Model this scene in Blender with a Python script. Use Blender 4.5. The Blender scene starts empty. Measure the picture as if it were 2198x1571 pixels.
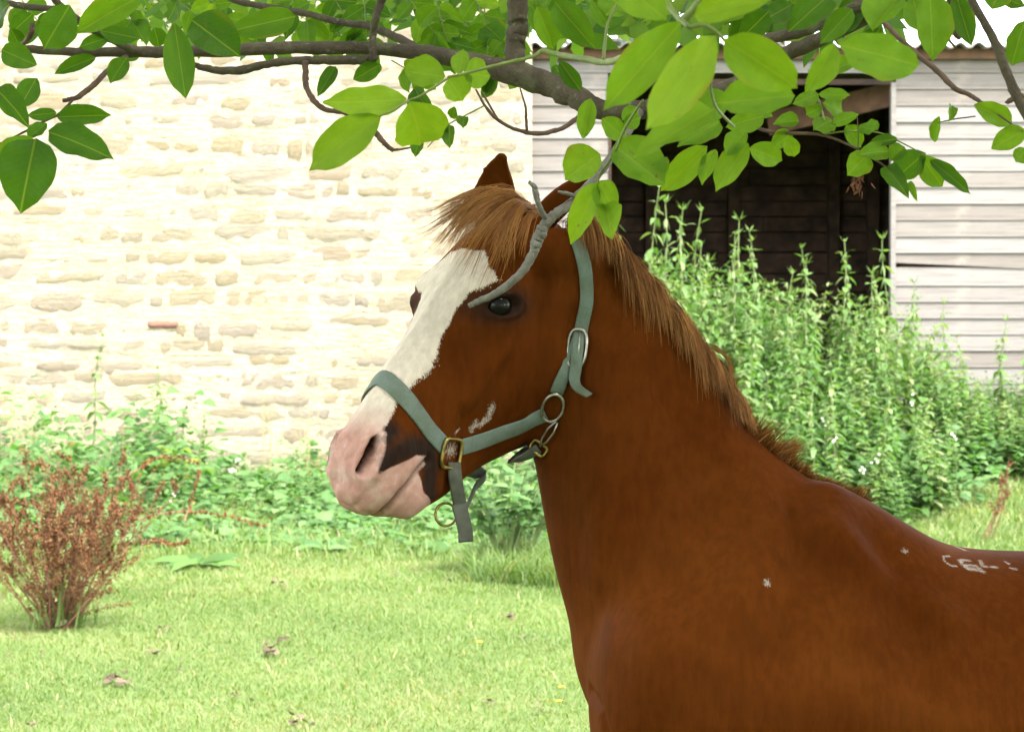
import bpy, bmesh, math, random
import numpy as np
from mathutils import Vector, Matrix
from mathutils.bvhtree import BVHTree

# ------------------------------------------------------------------ camera
sc = bpy.context.scene
col = sc.collection
W, H = 2198.0, 1571.0
FPX = 4900.0                       # focal length in photo pixels
CAM = Vector((0.0, 0.0, 1.5))
PITCH = math.radians(1.0)          # looking slightly down
cd = bpy.data.cameras.new('camera')
cam = bpy.data.objects.new('camera', cd)
col.objects.link(cam)
cam.location = CAM
cam.rotation_euler = (math.radians(90) - PITCH, 0, 0)
cd.sensor_width = 36.0
cd.lens = 36.0 * FPX / W
cd.clip_start = 0.05
cd.clip_end = 900.0
cd.dof.use_dof = True
cd.dof.focus_distance = 3.45
cd.dof.aperture_fstop = 18.0
sc.camera = cam

# ------------------------------------------------------------------ light
SUN_EL, SUN_AZ = math.radians(58), math.radians(142)   # azimuth clockwise from +Y (north)
world = bpy.data.worlds.new('World')
sc.world = world
world.use_nodes = True
wn = world.node_tree.nodes
wl = world.node_tree.links
wn.clear()
sky = wn.new('ShaderNodeTexSky')
sky.sky_type = 'NISHITA'
sky.sun_disc = False
sky.sun_elevation = SUN_EL
sky.sun_rotation = SUN_AZ
sky.air_density = 1.0
sky.dust_density = 1.6
sky.ozone_density = 1.0
hs = wn.new('ShaderNodeHueSaturation')
hs.inputs['Saturation'].default_value = 0.14
bg = wn.new('ShaderNodeBackground')
bg.inputs['Strength'].default_value = 0.15
wo = wn.new('ShaderNodeOutputWorld')
wl.new(sky.outputs[0], hs.inputs['Color'])
wl.new(hs.outputs[0], bg.inputs[0])
wl.new(bg.outputs[0], wo.inputs[0])
sd = bpy.data.lights.new('sun', 'SUN')
sd.energy = 1.5
sd.angle = math.radians(14)
sd.color = (1.0, 0.95, 0.86)
sun = bpy.data.objects.new('sun', sd)
col.objects.link(sun)
sdir = Vector((math.sin(SUN_AZ) * math.cos(SUN_EL), math.cos(SUN_AZ) * math.cos(SUN_EL), math.sin(SUN_EL)))
sun.rotation_euler = sdir.to_track_quat('Z', 'Y').to_euler()
sc.view_settings.view_transform = 'Standard'
sc.view_settings.look = 'None'
sc.view_settings.exposure = 2.9
sc.view_settings.gamma = 1.0
sc.cycles.use_denoising = True
sc.cycles.max_bounces = 8
sc.cycles.transparent_max_bounces = 8
sc.cycles.transmission_bounces = 6
sc.cycles.caustics_reflective = False
sc.cycles.caustics_refractive = False

# ------------------------------------------------------------------ helpers
_cp, _sp = math.cos(PITCH), math.sin(PITCH)
def P(u, v, Y):
    """point at depth Y (metres from the camera) seen at photo pixel (u, v)"""
    x = (u - W / 2) / FPX
    z = -(v - H / 2) / FPX
    dy = _cp + z * _sp
    dz = -_sp + z * _cp
    k = Y / dy
    return Vector((x * k, Y, CAM.z + dz * k))
def raydir(u, v):
    return (P(u, v, 1.0) - CAM).normalized()
def px(n, Y):
    """n photo pixels at depth Y in metres"""
    return n * Y / FPX

def mesh_np(name, verts, faces, mat=None, parent=None, smooth=True, uv=None):
    """faces: (n,3) or (n,4) int array, or a list of tuples"""
    me = bpy.data.meshes.new(name)
    if isinstance(faces, np.ndarray):
        nf, k = faces.shape
        me.vertices.add(len(verts))
        me.vertices.foreach_set('co', np.asarray(verts, np.float32).ravel())
        me.loops.add(nf * k)
        me.loops.foreach_set('vertex_index', faces.astype(np.int32).ravel())
        me.polygons.add(nf)
        me.polygons.foreach_set('loop_start', np.arange(nf, dtype=np.int32) * k)
        me.update(calc_edges=True)
    else:
        me.from_pydata([tuple(v) for v in verts], [], faces)
        me.update()
    if smooth:
        me.polygons.foreach_set('use_smooth', np.ones(len(me.polygons), bool))
    return link(name, me, mat, parent)
def link(name, me, mat=None, parent=None):
    o = bpy.data.objects.new(name, me)
    if mat is not None and me is not None and not me.materials:
        me.materials.append(mat)
    col.objects.link(o)
    if parent is not None:
        o.parent = parent
    return o
def tag(o, label=None, cat=None, group=None, kind=None):
    if label: o['label'] = label
    if cat: o['category'] = cat
    if group: o['group'] = group
    if kind: o['kind'] = kind
    return o
def empty(name, loc=(0, 0, 0)):
    o = bpy.data.objects.new(name, None)
    o.empty_display_size = 0.1
    o.location = loc
    col.objects.link(o)
    return o
def attr(o, name, vals, typ='FLOAT'):
    a = o.data.attributes.new(name, typ, 'POINT')
    if typ == 'FLOAT':
        a.data.foreach_set('value', np.asarray(vals, np.float32).ravel())
    else:
        a.data.foreach_set('color', np.asarray(vals, np.float32).ravel())
def catmull(pts, n):
    """smooth interpolation of an array of points (any dimension) at n samples"""
    p = np.asarray(pts, float)
    m = len(p)
    if m < 2: return p
    q = np.vstack([2 * p[0] - p[1], p, 2 * p[-1] - p[-2]])
    t = np.linspace(0, m - 1 - 1e-9, n)
    i = t.astype(int)
    f = (t - i)[:, None]
    a, b, c, d = q[i], q[i + 1], q[i + 2], q[i + 3]
    return 0.5 * (2 * b + (c - a) * f + (2 * a - 5 * b + 4 * c - d) * f ** 2 + (3 * b - a - 3 * c + d) * f ** 3)
class MB:
    """collects raw geometry"""
    def __init__(s): s.v = []; s.f = []
    def add(s, v, f):
        n = len(s.v)
        s.v.extend([tuple(x) for x in v])
        s.f.extend([tuple(i + n for i in t) for t in f])
    def box(s, c, sx, sy, sz, R=None):
        vs = []
        for z in (-1, 1):
            for x, y in ((-1, -1), (1, -1), (1, 1), (-1, 1)):
                p = Vector((x * sx / 2, y * sy / 2, z * sz / 2))
                if R is not None: p = R @ p
                vs.append(p + Vector(c))
        s.add(vs, [(3, 2, 1, 0), (4, 5, 6, 7), (0, 1, 5, 4), (1, 2, 6, 5), (2, 3, 7, 6), (3, 0, 4, 7)])
    def tube(s, pts, rad, n=6, caps=True, wob=0.0, rng=None):
        pts = [Vector(p) for p in pts]
        m = len(pts)
        ref = Vector((0.13, 0.9, 0.4)).normalized()
        vs = []
        for i, p in enumerate(pts):
            t = (pts[min(i + 1, m - 1)] - pts[max(i - 1, 0)])
            t = t.normalized() if t.length > 1e-9 else Vector((0, 0, 1))
            x = ref - t * ref.dot(t)
            if x.length < 1e-3: x = Vector((1, 0, 0)) - t * t.x
            x.normalize(); ref = x
            y = t.cross(x)
            for k in range(n):
                a = 2 * math.pi * k / n
                r = rad[i] * (1 + (wob * rng.uniform(-1, 1) if wob else 0))
                vs.append(p + x * math.cos(a) * r + y * math.sin(a) * r)
        fs = []
        for i in range(m - 1):
            for k in range(n):
                k2 = (k + 1) % n
                fs.append((i * n + k, i * n + k2, (i + 1) * n + k2, (i + 1) * n + k))
        if caps:
            fs.append(tuple(range(n - 1, -1, -1)))
            fs.append(tuple((m - 1) * n + k for k in range(n)))
        s.add(vs, fs)
    def build(s, name, mat=None, parent=None, smooth=False):
        return mesh_np(name, s.v, s.f, mat, parent, smooth)

# ------------------------------------------------------------------ materials
def new_mat(name):
    m = bpy.data.materials.new(name)
    m.use_nodes = True
    nt = m.node_tree
    b = nt.nodes['Principled BSDF']
    return m, nt, b
def N(nt, typ, **kw):
    n = nt.nodes.new(typ)
    for k, v in kw.items():
        if k in n.inputs: n.inputs[k].default_value = v
        else: setattr(n, k, v)
    return n
def ramp(nt, fac, stops, interp='LINEAR'):
    r = nt.nodes.new('ShaderNodeValToRGB')
    r.color_ramp.interpolation = interp
    e = r.color_ramp.elements
    while len(e) < len(stops): e.new(0.5)
    for el, (p, c) in zip(e, stops):
        el.position = p
        el.color = (c[0], c[1], c[2], 1) if hasattr(c, '__len__') else (c, c, c, 1)
    nt.links.new(fac, r.inputs[0])
    return r.outputs[0]
def mix(nt, fac, a, b, mode='MIX'):
    m = nt.nodes.new('ShaderNodeMix')
    m.data_type = 'RGBA'
    m.blend_type = mode
    for sock, val in ((m.inputs[0], fac), (m.inputs[6], a), (m.inputs[7], b)):
        if isinstance(val, (int, float)): sock.default_value = val
        elif isinstance(val, tuple): sock.default_value = (*val[:3], 1)
        else: nt.links.new(val, sock)
    return m.outputs[2]
def noise(nt, scale, detail=3.0, rough=0.55, coord='Object', dist=0.0, stretch=None):
    tc = nt.nodes.new('ShaderNodeTexCoord')
    n = nt.nodes.new('ShaderNodeTexNoise')
    n.inputs['Scale'].default_value = scale
    n.inputs['Detail'].default_value = detail
    n.inputs['Roughness'].default_value = rough
    n.inputs['Distortion'].default_value = dist
    src = tc.outputs[coord]
    if stretch:
        mp = nt.nodes.new('ShaderNodeMapping')
        mp.inputs['Scale'].default_value = stretch
        nt.links.new(src, mp.inputs[0]); src = mp.outputs[0]
    nt.links.new(src, n.inputs['Vector'])
    return n.outputs[0]
def math_n(nt, op, a, b=None, clamp=False):
    m = nt.nodes.new('ShaderNodeMath')
    m.operation = op
    m.use_clamp = clamp
    for i, v in enumerate((a, b)):
        if v is None: continue
        if isinstance(v, (int, float)): m.inputs[i].default_value = v
        else: nt.links.new(v, m.inputs[i])
    return m.outputs[0]
def bump(nt, b, height, strength=0.3, dist=0.01):
    bn = nt.nodes.new('ShaderNodeBump')
    bn.inputs['Strength'].default_value = strength
    bn.inputs['Distance'].default_value = dist
    nt.links.new(height, bn.inputs['Height'])
    nt.links.new(bn.outputs[0], b.inputs['Normal'])
def rnd(nt):
    return nt.nodes.new('ShaderNodeObjectInfo').outputs['Random']
def attr_n(nt, name):
    a = nt.nodes.new('ShaderNodeAttribute')
    a.attribute_name = name
    return a
def simple_mat(name, c, rough=0.6, metal=0.0, var=0.25, scale=40.0, bmp=0.0):
    m, nt, b = new_mat(name)
    n = noise(nt, scale)
    lo = tuple(x * (1 - var) for x in c)
    hi = tuple(min(1, x * (1 + var)) for x in c)
    nt.links.new(ramp(nt, n, [(0.3, lo), (0.7, hi)]), b.inputs['Base Color'])
    b.inputs['Roughness'].default_value = rough
    b.inputs['Metallic'].default_value = metal
    if bmp: bump(nt, b, n, bmp, 0.004)
    return m
# ================================================================== ground
def sstep(a, b, x):
    t = np.clip((np.asarray(x, float) - a) / (b - a), 0, 1)
    return t * t * (3 - 2 * t)
def gz(x, y):
    x = np.asarray(x, float); y = np.asarray(y, float)
    z = .02 * np.sin(x * 1.3 + y * .7) + .015 * np.sin(x * 2.9 - y * 1.7)
    z = z * sstep(5, 9, y)
    z = z + .62 * sstep(.2, 1.5, x) * (1 - sstep(3.6, 5.6, x)) * sstep(15.2, 19.4, y) * (1 - sstep(20.6, 21.2, y))
    z = z + .16 * sstep(16.5, 20, y) * (x < 1.2)
    return z
def gzf(x, y): return float(gz(np.array([x]), np.array([y]))[0])
rng = np.random.default_rng(11)
R = random.Random(21)
xs = np.concatenate([np.linspace(-400, -14, 10), np.linspace(-12, 12, 97), np.linspace(14, 400, 10)])
ys = np.concatenate([np.linspace(-200, -4, 8), np.linspace(-3, 27, 121), np.linspace(29, 600, 14)])
X, Y_ = np.meshgrid(xs, ys)
gv = np.stack([X, Y_, gz(X, Y_)], 2).reshape(-1, 3)
nx = len(xs)
i = (np.arange(len(ys) - 1)[:, None] * nx + np.arange(nx - 1)[None]).ravel()
m, nt, b = new_mat('turf')
c1 = ramp(nt, noise(nt, .9, 5, .65), [(.3, (.085, .130, .034)), (.5, (.120, .170, .050)), (.7, (.155, .185, .070))])
c2 = ramp(nt, noise(nt, 30.0, 4, .7), [(.35, (.75, .75, .6)), (.7, (1.2, 1.2, 1.2))])
cb = mix(nt, .8, c1, c2, 'MULTIPLY')
cb = mix(nt, ramp(nt, noise(nt, 3.2, 4, .7), [(.62, (0, 0, 0)), (.72, (.65, .65, .65))]), cb, (.17, .125, .065))
nt.links.new(cb, b.inputs['Base Color']); b.inputs['Roughness'].default_value = .95
bump(nt, b, noise(nt, 45.0, 4, .7), .6, .03)
ground = mesh_np('ground', gv, np.stack([i, i + 1, i + nx + 1, i + nx], 1), m)
tag(ground, kind='structure')

# ------------------------------------------------------------------ leaf geometry
def leaf_mat(name, stops, transl=.35, rough=.45, tcol=(1.0, 1.25, .45), spec=.4):
    m, nt, b = new_mat(name)
    a = attr_n(nt, 'h').outputs['Fac']
    c = ramp(nt, a, stops)
    c = mix(nt, .35, c, ramp(nt, noise(nt, 60.0, 2), [(.3, (.8, .8, .8)), (.7, (1.15, 1.15, 1.15))]), 'MULTIPLY')
    nt.links.new(c, b.inputs['Base Color'])
    b.inputs['Roughness'].default_value = rough
    b.inputs['Specular IOR Level'].default_value = spec
    t = nt.nodes.new('ShaderNodeBsdfTranslucent')
    nt.links.new(mix(nt, 1.0, c, tcol, 'MULTIPLY'), t.inputs[0])
    ms = nt.nodes.new('ShaderNodeMixShader'); ms.inputs[0].default_value = transl
    out = nt.nodes['Material Output']
    nt.links.new(b.outputs[0], ms.inputs[1]); nt.links.new(t.outputs[0], ms.inputs[2]); nt.links.new(ms.outputs[0], out.inputs[0])
    return m
class Leaves:
    """many small leaves gathered into one mesh"""
    def __init__(s): s.b = []; s.d = []; s.n = []; s.L = []; s.W = []; s.h = []; s.droop = []
    def add(s, b, d, n, L, W, h, droop=.15):
        s.b.append(tuple(b)); s.d.append(tuple(d)); s.n.append(tuple(n)); s.L.append(L); s.W.append(W); s.h.append(h); s.droop.append(droop)
    def arrays(s, fold=.18):
        b = np.array(s.b); d = np.array(s.d); n = np.array(s.n)
        d /= np.linalg.norm(d, axis=1)[:, None] + 1e-9
        n = n - d * np.sum(n * d, 1)[:, None]; n /= np.linalg.norm(n, axis=1)[:, None] + 1e-9
        sd = np.cross(d, n)
        L = np.array(s.L)[:, None]; Wd = np.array(s.W)[:, None]; dr = np.array(s.droop)[:, None]
        vs = []
        for t, x in ((0, 0), (.28, -.48), (.28, .48), (.66, -.32), (.66, .32), (1, 0)):
            vs.append(b + d * L * t + sd * Wd * x + n * (abs(x) * fold * Wd * 1.2 - dr * L * t * t))
        v = np.stack(vs, 1).reshape(-1, 3)
        i = np.arange(len(b))[:, None] * 6
        f = np.concatenate([i + np.array([[0, 2, 1]]), i + np.array([[1, 2, 4]]), i + np.array([[1, 4, 3]]), i + np.array([[3, 4, 5]])])
        return v, f, np.repeat(np.clip(s.h, 0, 1), 6)
    def build(s, name, mat, parent=None, kind='stuff'):
        v, f, h = s.arrays()
        o = mesh_np(name, v, f, mat, parent, smooth=False)
        attr(o, 'h', h)
        if kind: o['kind'] = kind
        return o
def rdir(R, up=0.0):
    a = R.uniform(0, 2 * math.pi)
    z = R.uniform(-1, 1)
    r = math.sqrt(1 - z * z)
    return Vector((r * math.cos(a), r * math.sin(a), z + up)).normalized()

# ================================================================== stone wall
WY = 20.8
WX1 = P(1142, 500, WY).x
m, nt, b = new_mat('lime mortar')
nA = noise(nt, 3.0, 5, .65)
cm = ramp(nt, nA, [(.3, (.35, .30, .20)), (.5, (.395, .35, .25)), (.7, (.44, .395, .30))])
cm = mix(nt, .5, cm, ramp(nt, noise(nt, 35.0, 4, .7), [(.3, (.72, .70, .66)), (.65, (1.06, 1.06, 1.06))]), 'MULTIPLY')
nt.links.new(cm, b.inputs['Base Color']); b.inputs['Roughness'].default_value = .95
bump(nt, b, math_n(nt, 'ADD', noise(nt, 26.0, 6, .72), math_n(nt, 'MULTIPLY', noise(nt, 1.0, 5, .7, stretch=(3.0, 3.0, 15.0)), 1.6)), .8, .05)
MORTAR = m
m, nt, b = new_mat('limestone')
rn = rnd(nt)
cs = ramp(nt, rn, [(0, (.375, .305, .18)), (.22, (.41, .355, .245)), (.42, (.375, .305, .185)), (.60, (.41, .365, .27)), (.78, (.39, .315, .215)), (.90, (.385, .345, .27)), (1.0, (.375, .29, .195))])
cs = mix(nt, .5, cs, ramp(nt, noise(nt, 3.0, 5, .75), [(.28, (.82, .78, .70)), (.6, (1.08, 1.08, 1.08))]), 'MULTIPLY')
lich = ramp(nt, noise(nt, 14.0, 5, .8, coord='Object'), [(.50, (0, 0, 0)), (.60, (.85, .85, .85))])
zone = ramp(nt, math_n(nt, 'FRACT', math_n(nt, 'MULTIPLY', rn, 7.13)), [(.35, (0, 0, 0)), (.75, (1, 1, 1))])
cs = mix(nt, math_n(nt, 'MULTIPLY', lich, zone), cs, (.29, .27, .24))
ol = ramp(nt, noise(nt, 6.0, 3, .6), [(.74, (0, 0, 0)), (.77, (.8, .8, .8))])
cs = mix(nt, ol, cs, (.50, .29, .06))
nt.links.new(cs, b.inputs['Base Color']); b.inputs['Roughness'].default_value = .93
bump(nt, b, math_n(nt, 'ADD', noise(nt, 34.0, 6, .75, coord='Generated'), math_n(nt, 'MULTIPLY', noise(nt, 4.0, 5, .75, coord='Generated', stretch=(1.5, 1.0, 2.0)), 2.0)), .9, .05)
STONE = m
m, nt, b = new_mat('ironstone')
nt.links.new(ramp(nt, noise(nt, 14.0, 4), [(.3, (.16, .075, .05)), (.7, (.27, .14, .10))]), b.inputs['Base Color'])
b.inputs['Roughness'].default_value = .9
bump(nt, b, noise(nt, 34.0, 5, .7), .6, .03)
IRON = m
wall = empty('stone_wall', ((WX1 - 9.4) / 2, WY + .25, 0))
mb = MB(); mb.box(((WX1 - 9.4) / 2, WY + .30, 2.75), WX1 + 9.4, .6, 5.7)
# finely divided front sheet so the pointing is uneven
n1x, n1z = 150, 90
gx = np.linspace(-9.4, WX1, n1x); gz_ = np.linspace(-.1, 5.6, n1z)
XX, ZZ = np.meshgrid(gx, gz_)
DY = .006 * np.sin(XX * 3.1 + 2 * np.sin(ZZ * 2.3)) * np.sin(ZZ * 5.3 + XX) + rng.normal(0, .004, XX.shape)
vv = np.stack([XX, WY - .012 + DY, ZZ], 2).reshape(-1, 3)
i = (np.arange(n1z - 1)[:, None] * n1x + np.arange(n1x - 1)[None]).ravel()
def wpart(o):
    o.parent = wall
    o.matrix_parent_inverse = Matrix.Translation(-wall.location)
    return o
wpart(mb.build('core', MORTAR))
wpart(mesh_np('pointing', vv, np.stack([i, i + 1, i + n1x + 1, i + n1x], 1), MORTAR))
def stone_mesh(k):
    r = random.Random(100 + k)
    nu, nv_ = 7, 4
    vs, fs = [], []
    for j in range(nv_):
        for i_ in range(nu):
            fu, fv = i_ / (nu - 1), j / (nv_ - 1)
            x = (fu - .5) * 2; z = (fv - .5) * 2
            ed_ = max(abs(x), abs(z))
            x2 = math.copysign(abs(x) ** .9, x) * (1 - .12 * z * z * r.uniform(.4, 1.6)) + r.uniform(-.06, .06)
            z2 = z * (1 - .22 * x * x * r.uniform(.3, 1.6)) + r.uniform(-.2, .2)
            y = -.5 + (1.0 if ed_ > .99 else 0) + (r.uniform(-.35, .25) if ed_ <= .99 else r.uniform(-.2, .2))
            vs.append((x2 * .5, y, z2 * .5))
    for j in range(nv_ - 1):
        for i_ in range(nu - 1):
            a = j * nu + i_
            fs.append((a, a + 1, a + nu + 1, a + nu))
    # skirt back into the wall
    rim = [i_ for i_ in range(nu)] + [j * nu + nu - 1 for j in range(1, nv_)] + [(nv_ - 1) * nu + i_ for i_ in range(nu - 2, -1, -1)] + [j * nu for j in range(nv_ - 2, 0, -1)]
    b0 = len(vs)
    for q in rim: vs.append((vs[q][0] * 1.02, 2.6, vs[q][2] * 1.02))
    n_ = len(rim)
    for q in range(n_):
        fs.append((rim[(q + 1) % n_], rim[q], b0 + q, b0 + (q + 1) % n_))
    me = bpy.data.meshes.new('stone')
    me.from_pydata(vs, [], fs); me.update()
    me.polygons.foreach_set('use_smooth', np.ones(len(me.polygons), bool))
    me.materials.append(STONE)
    return me
SM = [stone_mesh(k) for k in range(16)]
z = -.02; far = MB(); nst = 0
while z < 5.3:
    h = R.choice([.13, .16, .18, .20, .22, .26]) * R.uniform(.9, 1.1)
    x = WX1 - .02
    ph = R.uniform(0, 6)
    while x > -9.2:
        L = min(1.1, max(.16, R.gauss(.45, .22)))
        L *= 1.15 if h < .17 else 1.0
        cx = x - L / 2; cz = z + h / 2 + .03 * math.sin(cx * 1.1 + ph) + R.gauss(0, .012)
        hh_ = h * R.choice([.6, .85, .95, 1.0, 1.05, 1.12]) * R.uniform(.94, 1.05); LL = L - R.uniform(-.01, .035)
        pr = R.uniform(.008, .024)
        me = R.choice(SM)
        if cx > -5.15 and cz < 4.55:
            o = link('stone', me, None, wall)
            o.matrix_parent_inverse = Matrix.Translation(-wall.location)
            o.location = (cx, WY - .012 + .004, cz)
            o.scale = (LL * (-1 if R.random() < .5 else 1), pr, hh_)
            o.rotation_euler = (0, R.gauss(0, .035), 0)
            nst += 1
        else:
            a = R.gauss(0, .02)
            far.add([(cx + v.co.x * LL + a * v.co.z, WY - .008 + v.co.y * pr, cz + v.co.z * hh_) for v in me.vertices], [tuple(p.vertices) for p in me.polygons])
        x -= L
    z += h
fo = wpart(far.build('stonework', STONE, None, True)); fo['kind'] = 'stuff'
for (u, v, w, h, mt) in ((350, 697, 76, 21, IRON),):
    me = SM[3].copy(); me.materials.clear(); me.materials.append(mt)
    o = link('stone', me, None, wall); o.matrix_parent_inverse = Matrix.Translation(-wall.location)
    q = P(u, v, WY - .03); o.location = (q.x, WY - .022, q.z); o.scale = (px(w, WY), .035, px(h, WY))
    o['label'] = 'small red-brown ironstone'
mb = MB(); mb.box(((WX1 - 9.4) / 2, WY + .28, 5.68), WX1 + 9.5, .75, .16)
wpart(mb.build('coping', STONE))
tag(wall, 'tall pale limestone rubble wall with broad cream mortar joints', 'wall', None, 'thing')
print('STONES', nst)

# ================================================================== barn
BY = 21.0
OX0, OX1 = P(1312, 300, BY).x, P(1912, 300, BY).x
OZ = P(1600, 178, BY).z
BX0, BX1 = WX1 - .02, 10.2
EAVE = P(1600, 122, BY).z
m, nt, b = new_mat('weathered board')
rn = rnd(nt)
gr_ = noise(nt, 1.0, 6, .75, stretch=(1.6, 20, 45))
cw = ramp(nt, rn, [(0, (.145, .127, .112)), (.35, (.180, .165, .152)), (.7, (.20, .186, .175)), (1, (.158, .14, .125))])
cw = mix(nt, .75, cw, ramp(nt, gr_, [(.30, (.55, .50, .47)), (.52, (.98, .98, .98)), (.72, (1.18, 1.18, 1.18))]), 'MULTIPLY')
cw = mix(nt, ramp(nt, noise(nt, 2.6, 4, .7), [(.60, (0, 0, 0)), (.75, (.5, .5, .5))]), cw, (.26, .22, .185))
nt.links.new(cw, b.inputs['Base Color']); b.inputs['Roughness'].default_value = .85
bump(nt, b, gr_, .5, .01)
BOARD = m
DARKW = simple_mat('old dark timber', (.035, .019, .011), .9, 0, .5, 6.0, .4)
BEAMW = simple_mat('brown beam', (.10, .05, .026), .85, 0, .35, 8.0, .3)
barn = empty('barn', ((BX0 + BX1) / 2, BY + 2.2, 0))
def bpart(o):
    o.parent = barn; o.matrix_parent_inverse = Matrix.Translation(-barn.location); return o
PITCHZ = .150
bmesh_cache = {}
def board(x0, x1, zb, h=PITCHZ + .018, cut=0.0, tilt=0.0):
    key = (round(x1 - x0, 3), round(h, 3), cut)
    if key not in bmesh_cache:
        L = x1 - x0; mb = MB()
        nseg = 5
        vs, fs = [], []
        for k in range(nseg + 1):
            x = L * k / nseg
            lo = cut * max(0, 1 - x / .72) if cut else 0
            wob = .003 * math.sin(k * 2.1 + L)
            vs += [(x, -.021 + wob, lo), (x, -.004 + wob, h), (x, .010, h), (x, -.001, lo)]
        for k in range(nseg):
            a = k * 4
            for q in range(4):
                fs.append((a + q, a + (q + 1) % 4, a + 4 + (q + 1) % 4, a + 4 + q)[::-1])
        fs.append((0, 1, 2, 3)); fs.append(tuple(nseg * 4 + q for q in (3, 2, 1, 0)))
        me = bpy.data.meshes.new('board'); me.from_pydata(vs, [], fs); me.update(); me.materials.append(BOARD)
        bmesh_cache[key] = me
    o = link('board', bmesh_cache[key], None, barn)
    o.matrix_parent_inverse = Matrix.Translation(-barn.location)
    o.location = (x0, BY + R.uniform(-.003, .003), zb)
    o.rotation_euler = (0, tilt + R.gauss(0, .0008), 0)
    return o
nrow = int(EAVE / PITCHZ) + 1
z0 = EAVE - nrow * PITCHZ
gapz = P(1960, 578, BY).z
for k in range(nrow):
    zb = z0 + k * PITCHZ
    cut = .06 if abs(zb - gapz) < PITCHZ / 2 else 0
    board(OX1 + .045, BX1, zb, cut=cut)
    board(BX0, OX0 - .03, zb)
    if zb > OZ - .03: board(OX0 - .028, OX1 + .043, zb)
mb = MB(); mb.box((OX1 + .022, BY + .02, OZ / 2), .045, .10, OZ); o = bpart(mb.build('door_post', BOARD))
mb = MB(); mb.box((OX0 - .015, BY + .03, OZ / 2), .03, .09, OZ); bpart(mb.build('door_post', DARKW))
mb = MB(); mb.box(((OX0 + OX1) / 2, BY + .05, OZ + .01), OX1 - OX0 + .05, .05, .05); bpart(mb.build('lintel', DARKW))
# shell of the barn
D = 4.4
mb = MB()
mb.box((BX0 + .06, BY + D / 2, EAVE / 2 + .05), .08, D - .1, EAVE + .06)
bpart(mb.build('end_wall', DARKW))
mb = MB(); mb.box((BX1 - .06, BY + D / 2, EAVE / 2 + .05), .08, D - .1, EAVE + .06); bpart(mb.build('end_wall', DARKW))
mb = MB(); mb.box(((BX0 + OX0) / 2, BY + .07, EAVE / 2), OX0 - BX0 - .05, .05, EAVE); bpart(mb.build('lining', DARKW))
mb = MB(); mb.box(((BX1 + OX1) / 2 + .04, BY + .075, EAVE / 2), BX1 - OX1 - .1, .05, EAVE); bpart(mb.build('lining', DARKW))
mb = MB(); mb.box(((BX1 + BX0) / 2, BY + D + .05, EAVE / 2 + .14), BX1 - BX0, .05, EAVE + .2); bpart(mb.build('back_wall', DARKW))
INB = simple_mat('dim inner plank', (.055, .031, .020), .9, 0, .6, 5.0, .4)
zz = .05
plank_me = {}
while zz < EAVE - .05:
    h = R.choice([.17, .2, .23])
    x = BX0 + .2
    while x < BX1 - .4:
        L = R.uniform(1.6, 2.6)
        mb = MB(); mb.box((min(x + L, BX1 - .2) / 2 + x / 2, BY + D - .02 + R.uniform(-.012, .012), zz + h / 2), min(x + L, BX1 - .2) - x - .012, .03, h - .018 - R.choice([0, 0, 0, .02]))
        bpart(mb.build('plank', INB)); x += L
    zz += h
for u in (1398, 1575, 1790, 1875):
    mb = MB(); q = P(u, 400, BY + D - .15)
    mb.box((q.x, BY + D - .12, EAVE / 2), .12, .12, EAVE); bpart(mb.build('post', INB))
mb = MB(); q0, q1 = P(1690, 258, BY + .9), P(1908, 205, BY + .25)
dv = q1 - q0
mb.box((q0 + q1) / 2, dv.length + .4, .06, .22, dv.to_track_quat('X', 'Z').to_matrix()); bpart(mb.build('brace', BEAMW))
# corrugated roof
ncor = 420
cx_ = np.linspace(BX0 - .1, BX1 + .25, ncor)
cz_ = .026 * np.sin(cx_ / .168 * 2 * np.pi)
prof = []
for yy, zz_ in ((BY - .22, EAVE + .085), (BY + D + .3, EAVE + .085 + (D + .52) * .035)):
    prof.append(np.stack([cx_, np.full(ncor, yy), zz_ + cz_ + .004 * np.sin(cx_ * 3)], 1))
low = [p - np.array([0, 0, .012]) for p in prof]
vv = np.concatenate([prof[0], prof[1], low[0], low[1]])
k = np.arange(ncor - 1)
ff = np.concatenate([np.stack([k, k + 1, ncor + k + 1, ncor + k], 1), np.stack([2 * ncor + k, 3 * ncor + k, 3 * ncor + k + 1, 2 * ncor + k + 1], 1), np.stack([2 * ncor + k, 2 * ncor + k + 1, k + 1, k], 1)])
m, nt, b = new_mat('weathered sheet')
nt.links.new(ramp(nt, noise(nt, 5.0, 5, .7), [(.3, (.10, .085, .07)), (.55, (.19, .17, .15)), (.75, (.25, .23, .20))]), b.inputs['Base Color'])
b.inputs['Roughness'].default_value = .85
bpart(mesh_np('roof_sheet', vv, ff, m))
mb = MB(); mb.box(((BX0 + BX1) / 2, BY - .05, EAVE + .02), BX1 - BX0 + .1, .06, .10); bpart(mb.build('fascia', BEAMW))
tag(barn, 'weatherboarded barn with a wide dark doorway and corrugated roof', 'barn', None, 'thing')
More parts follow.
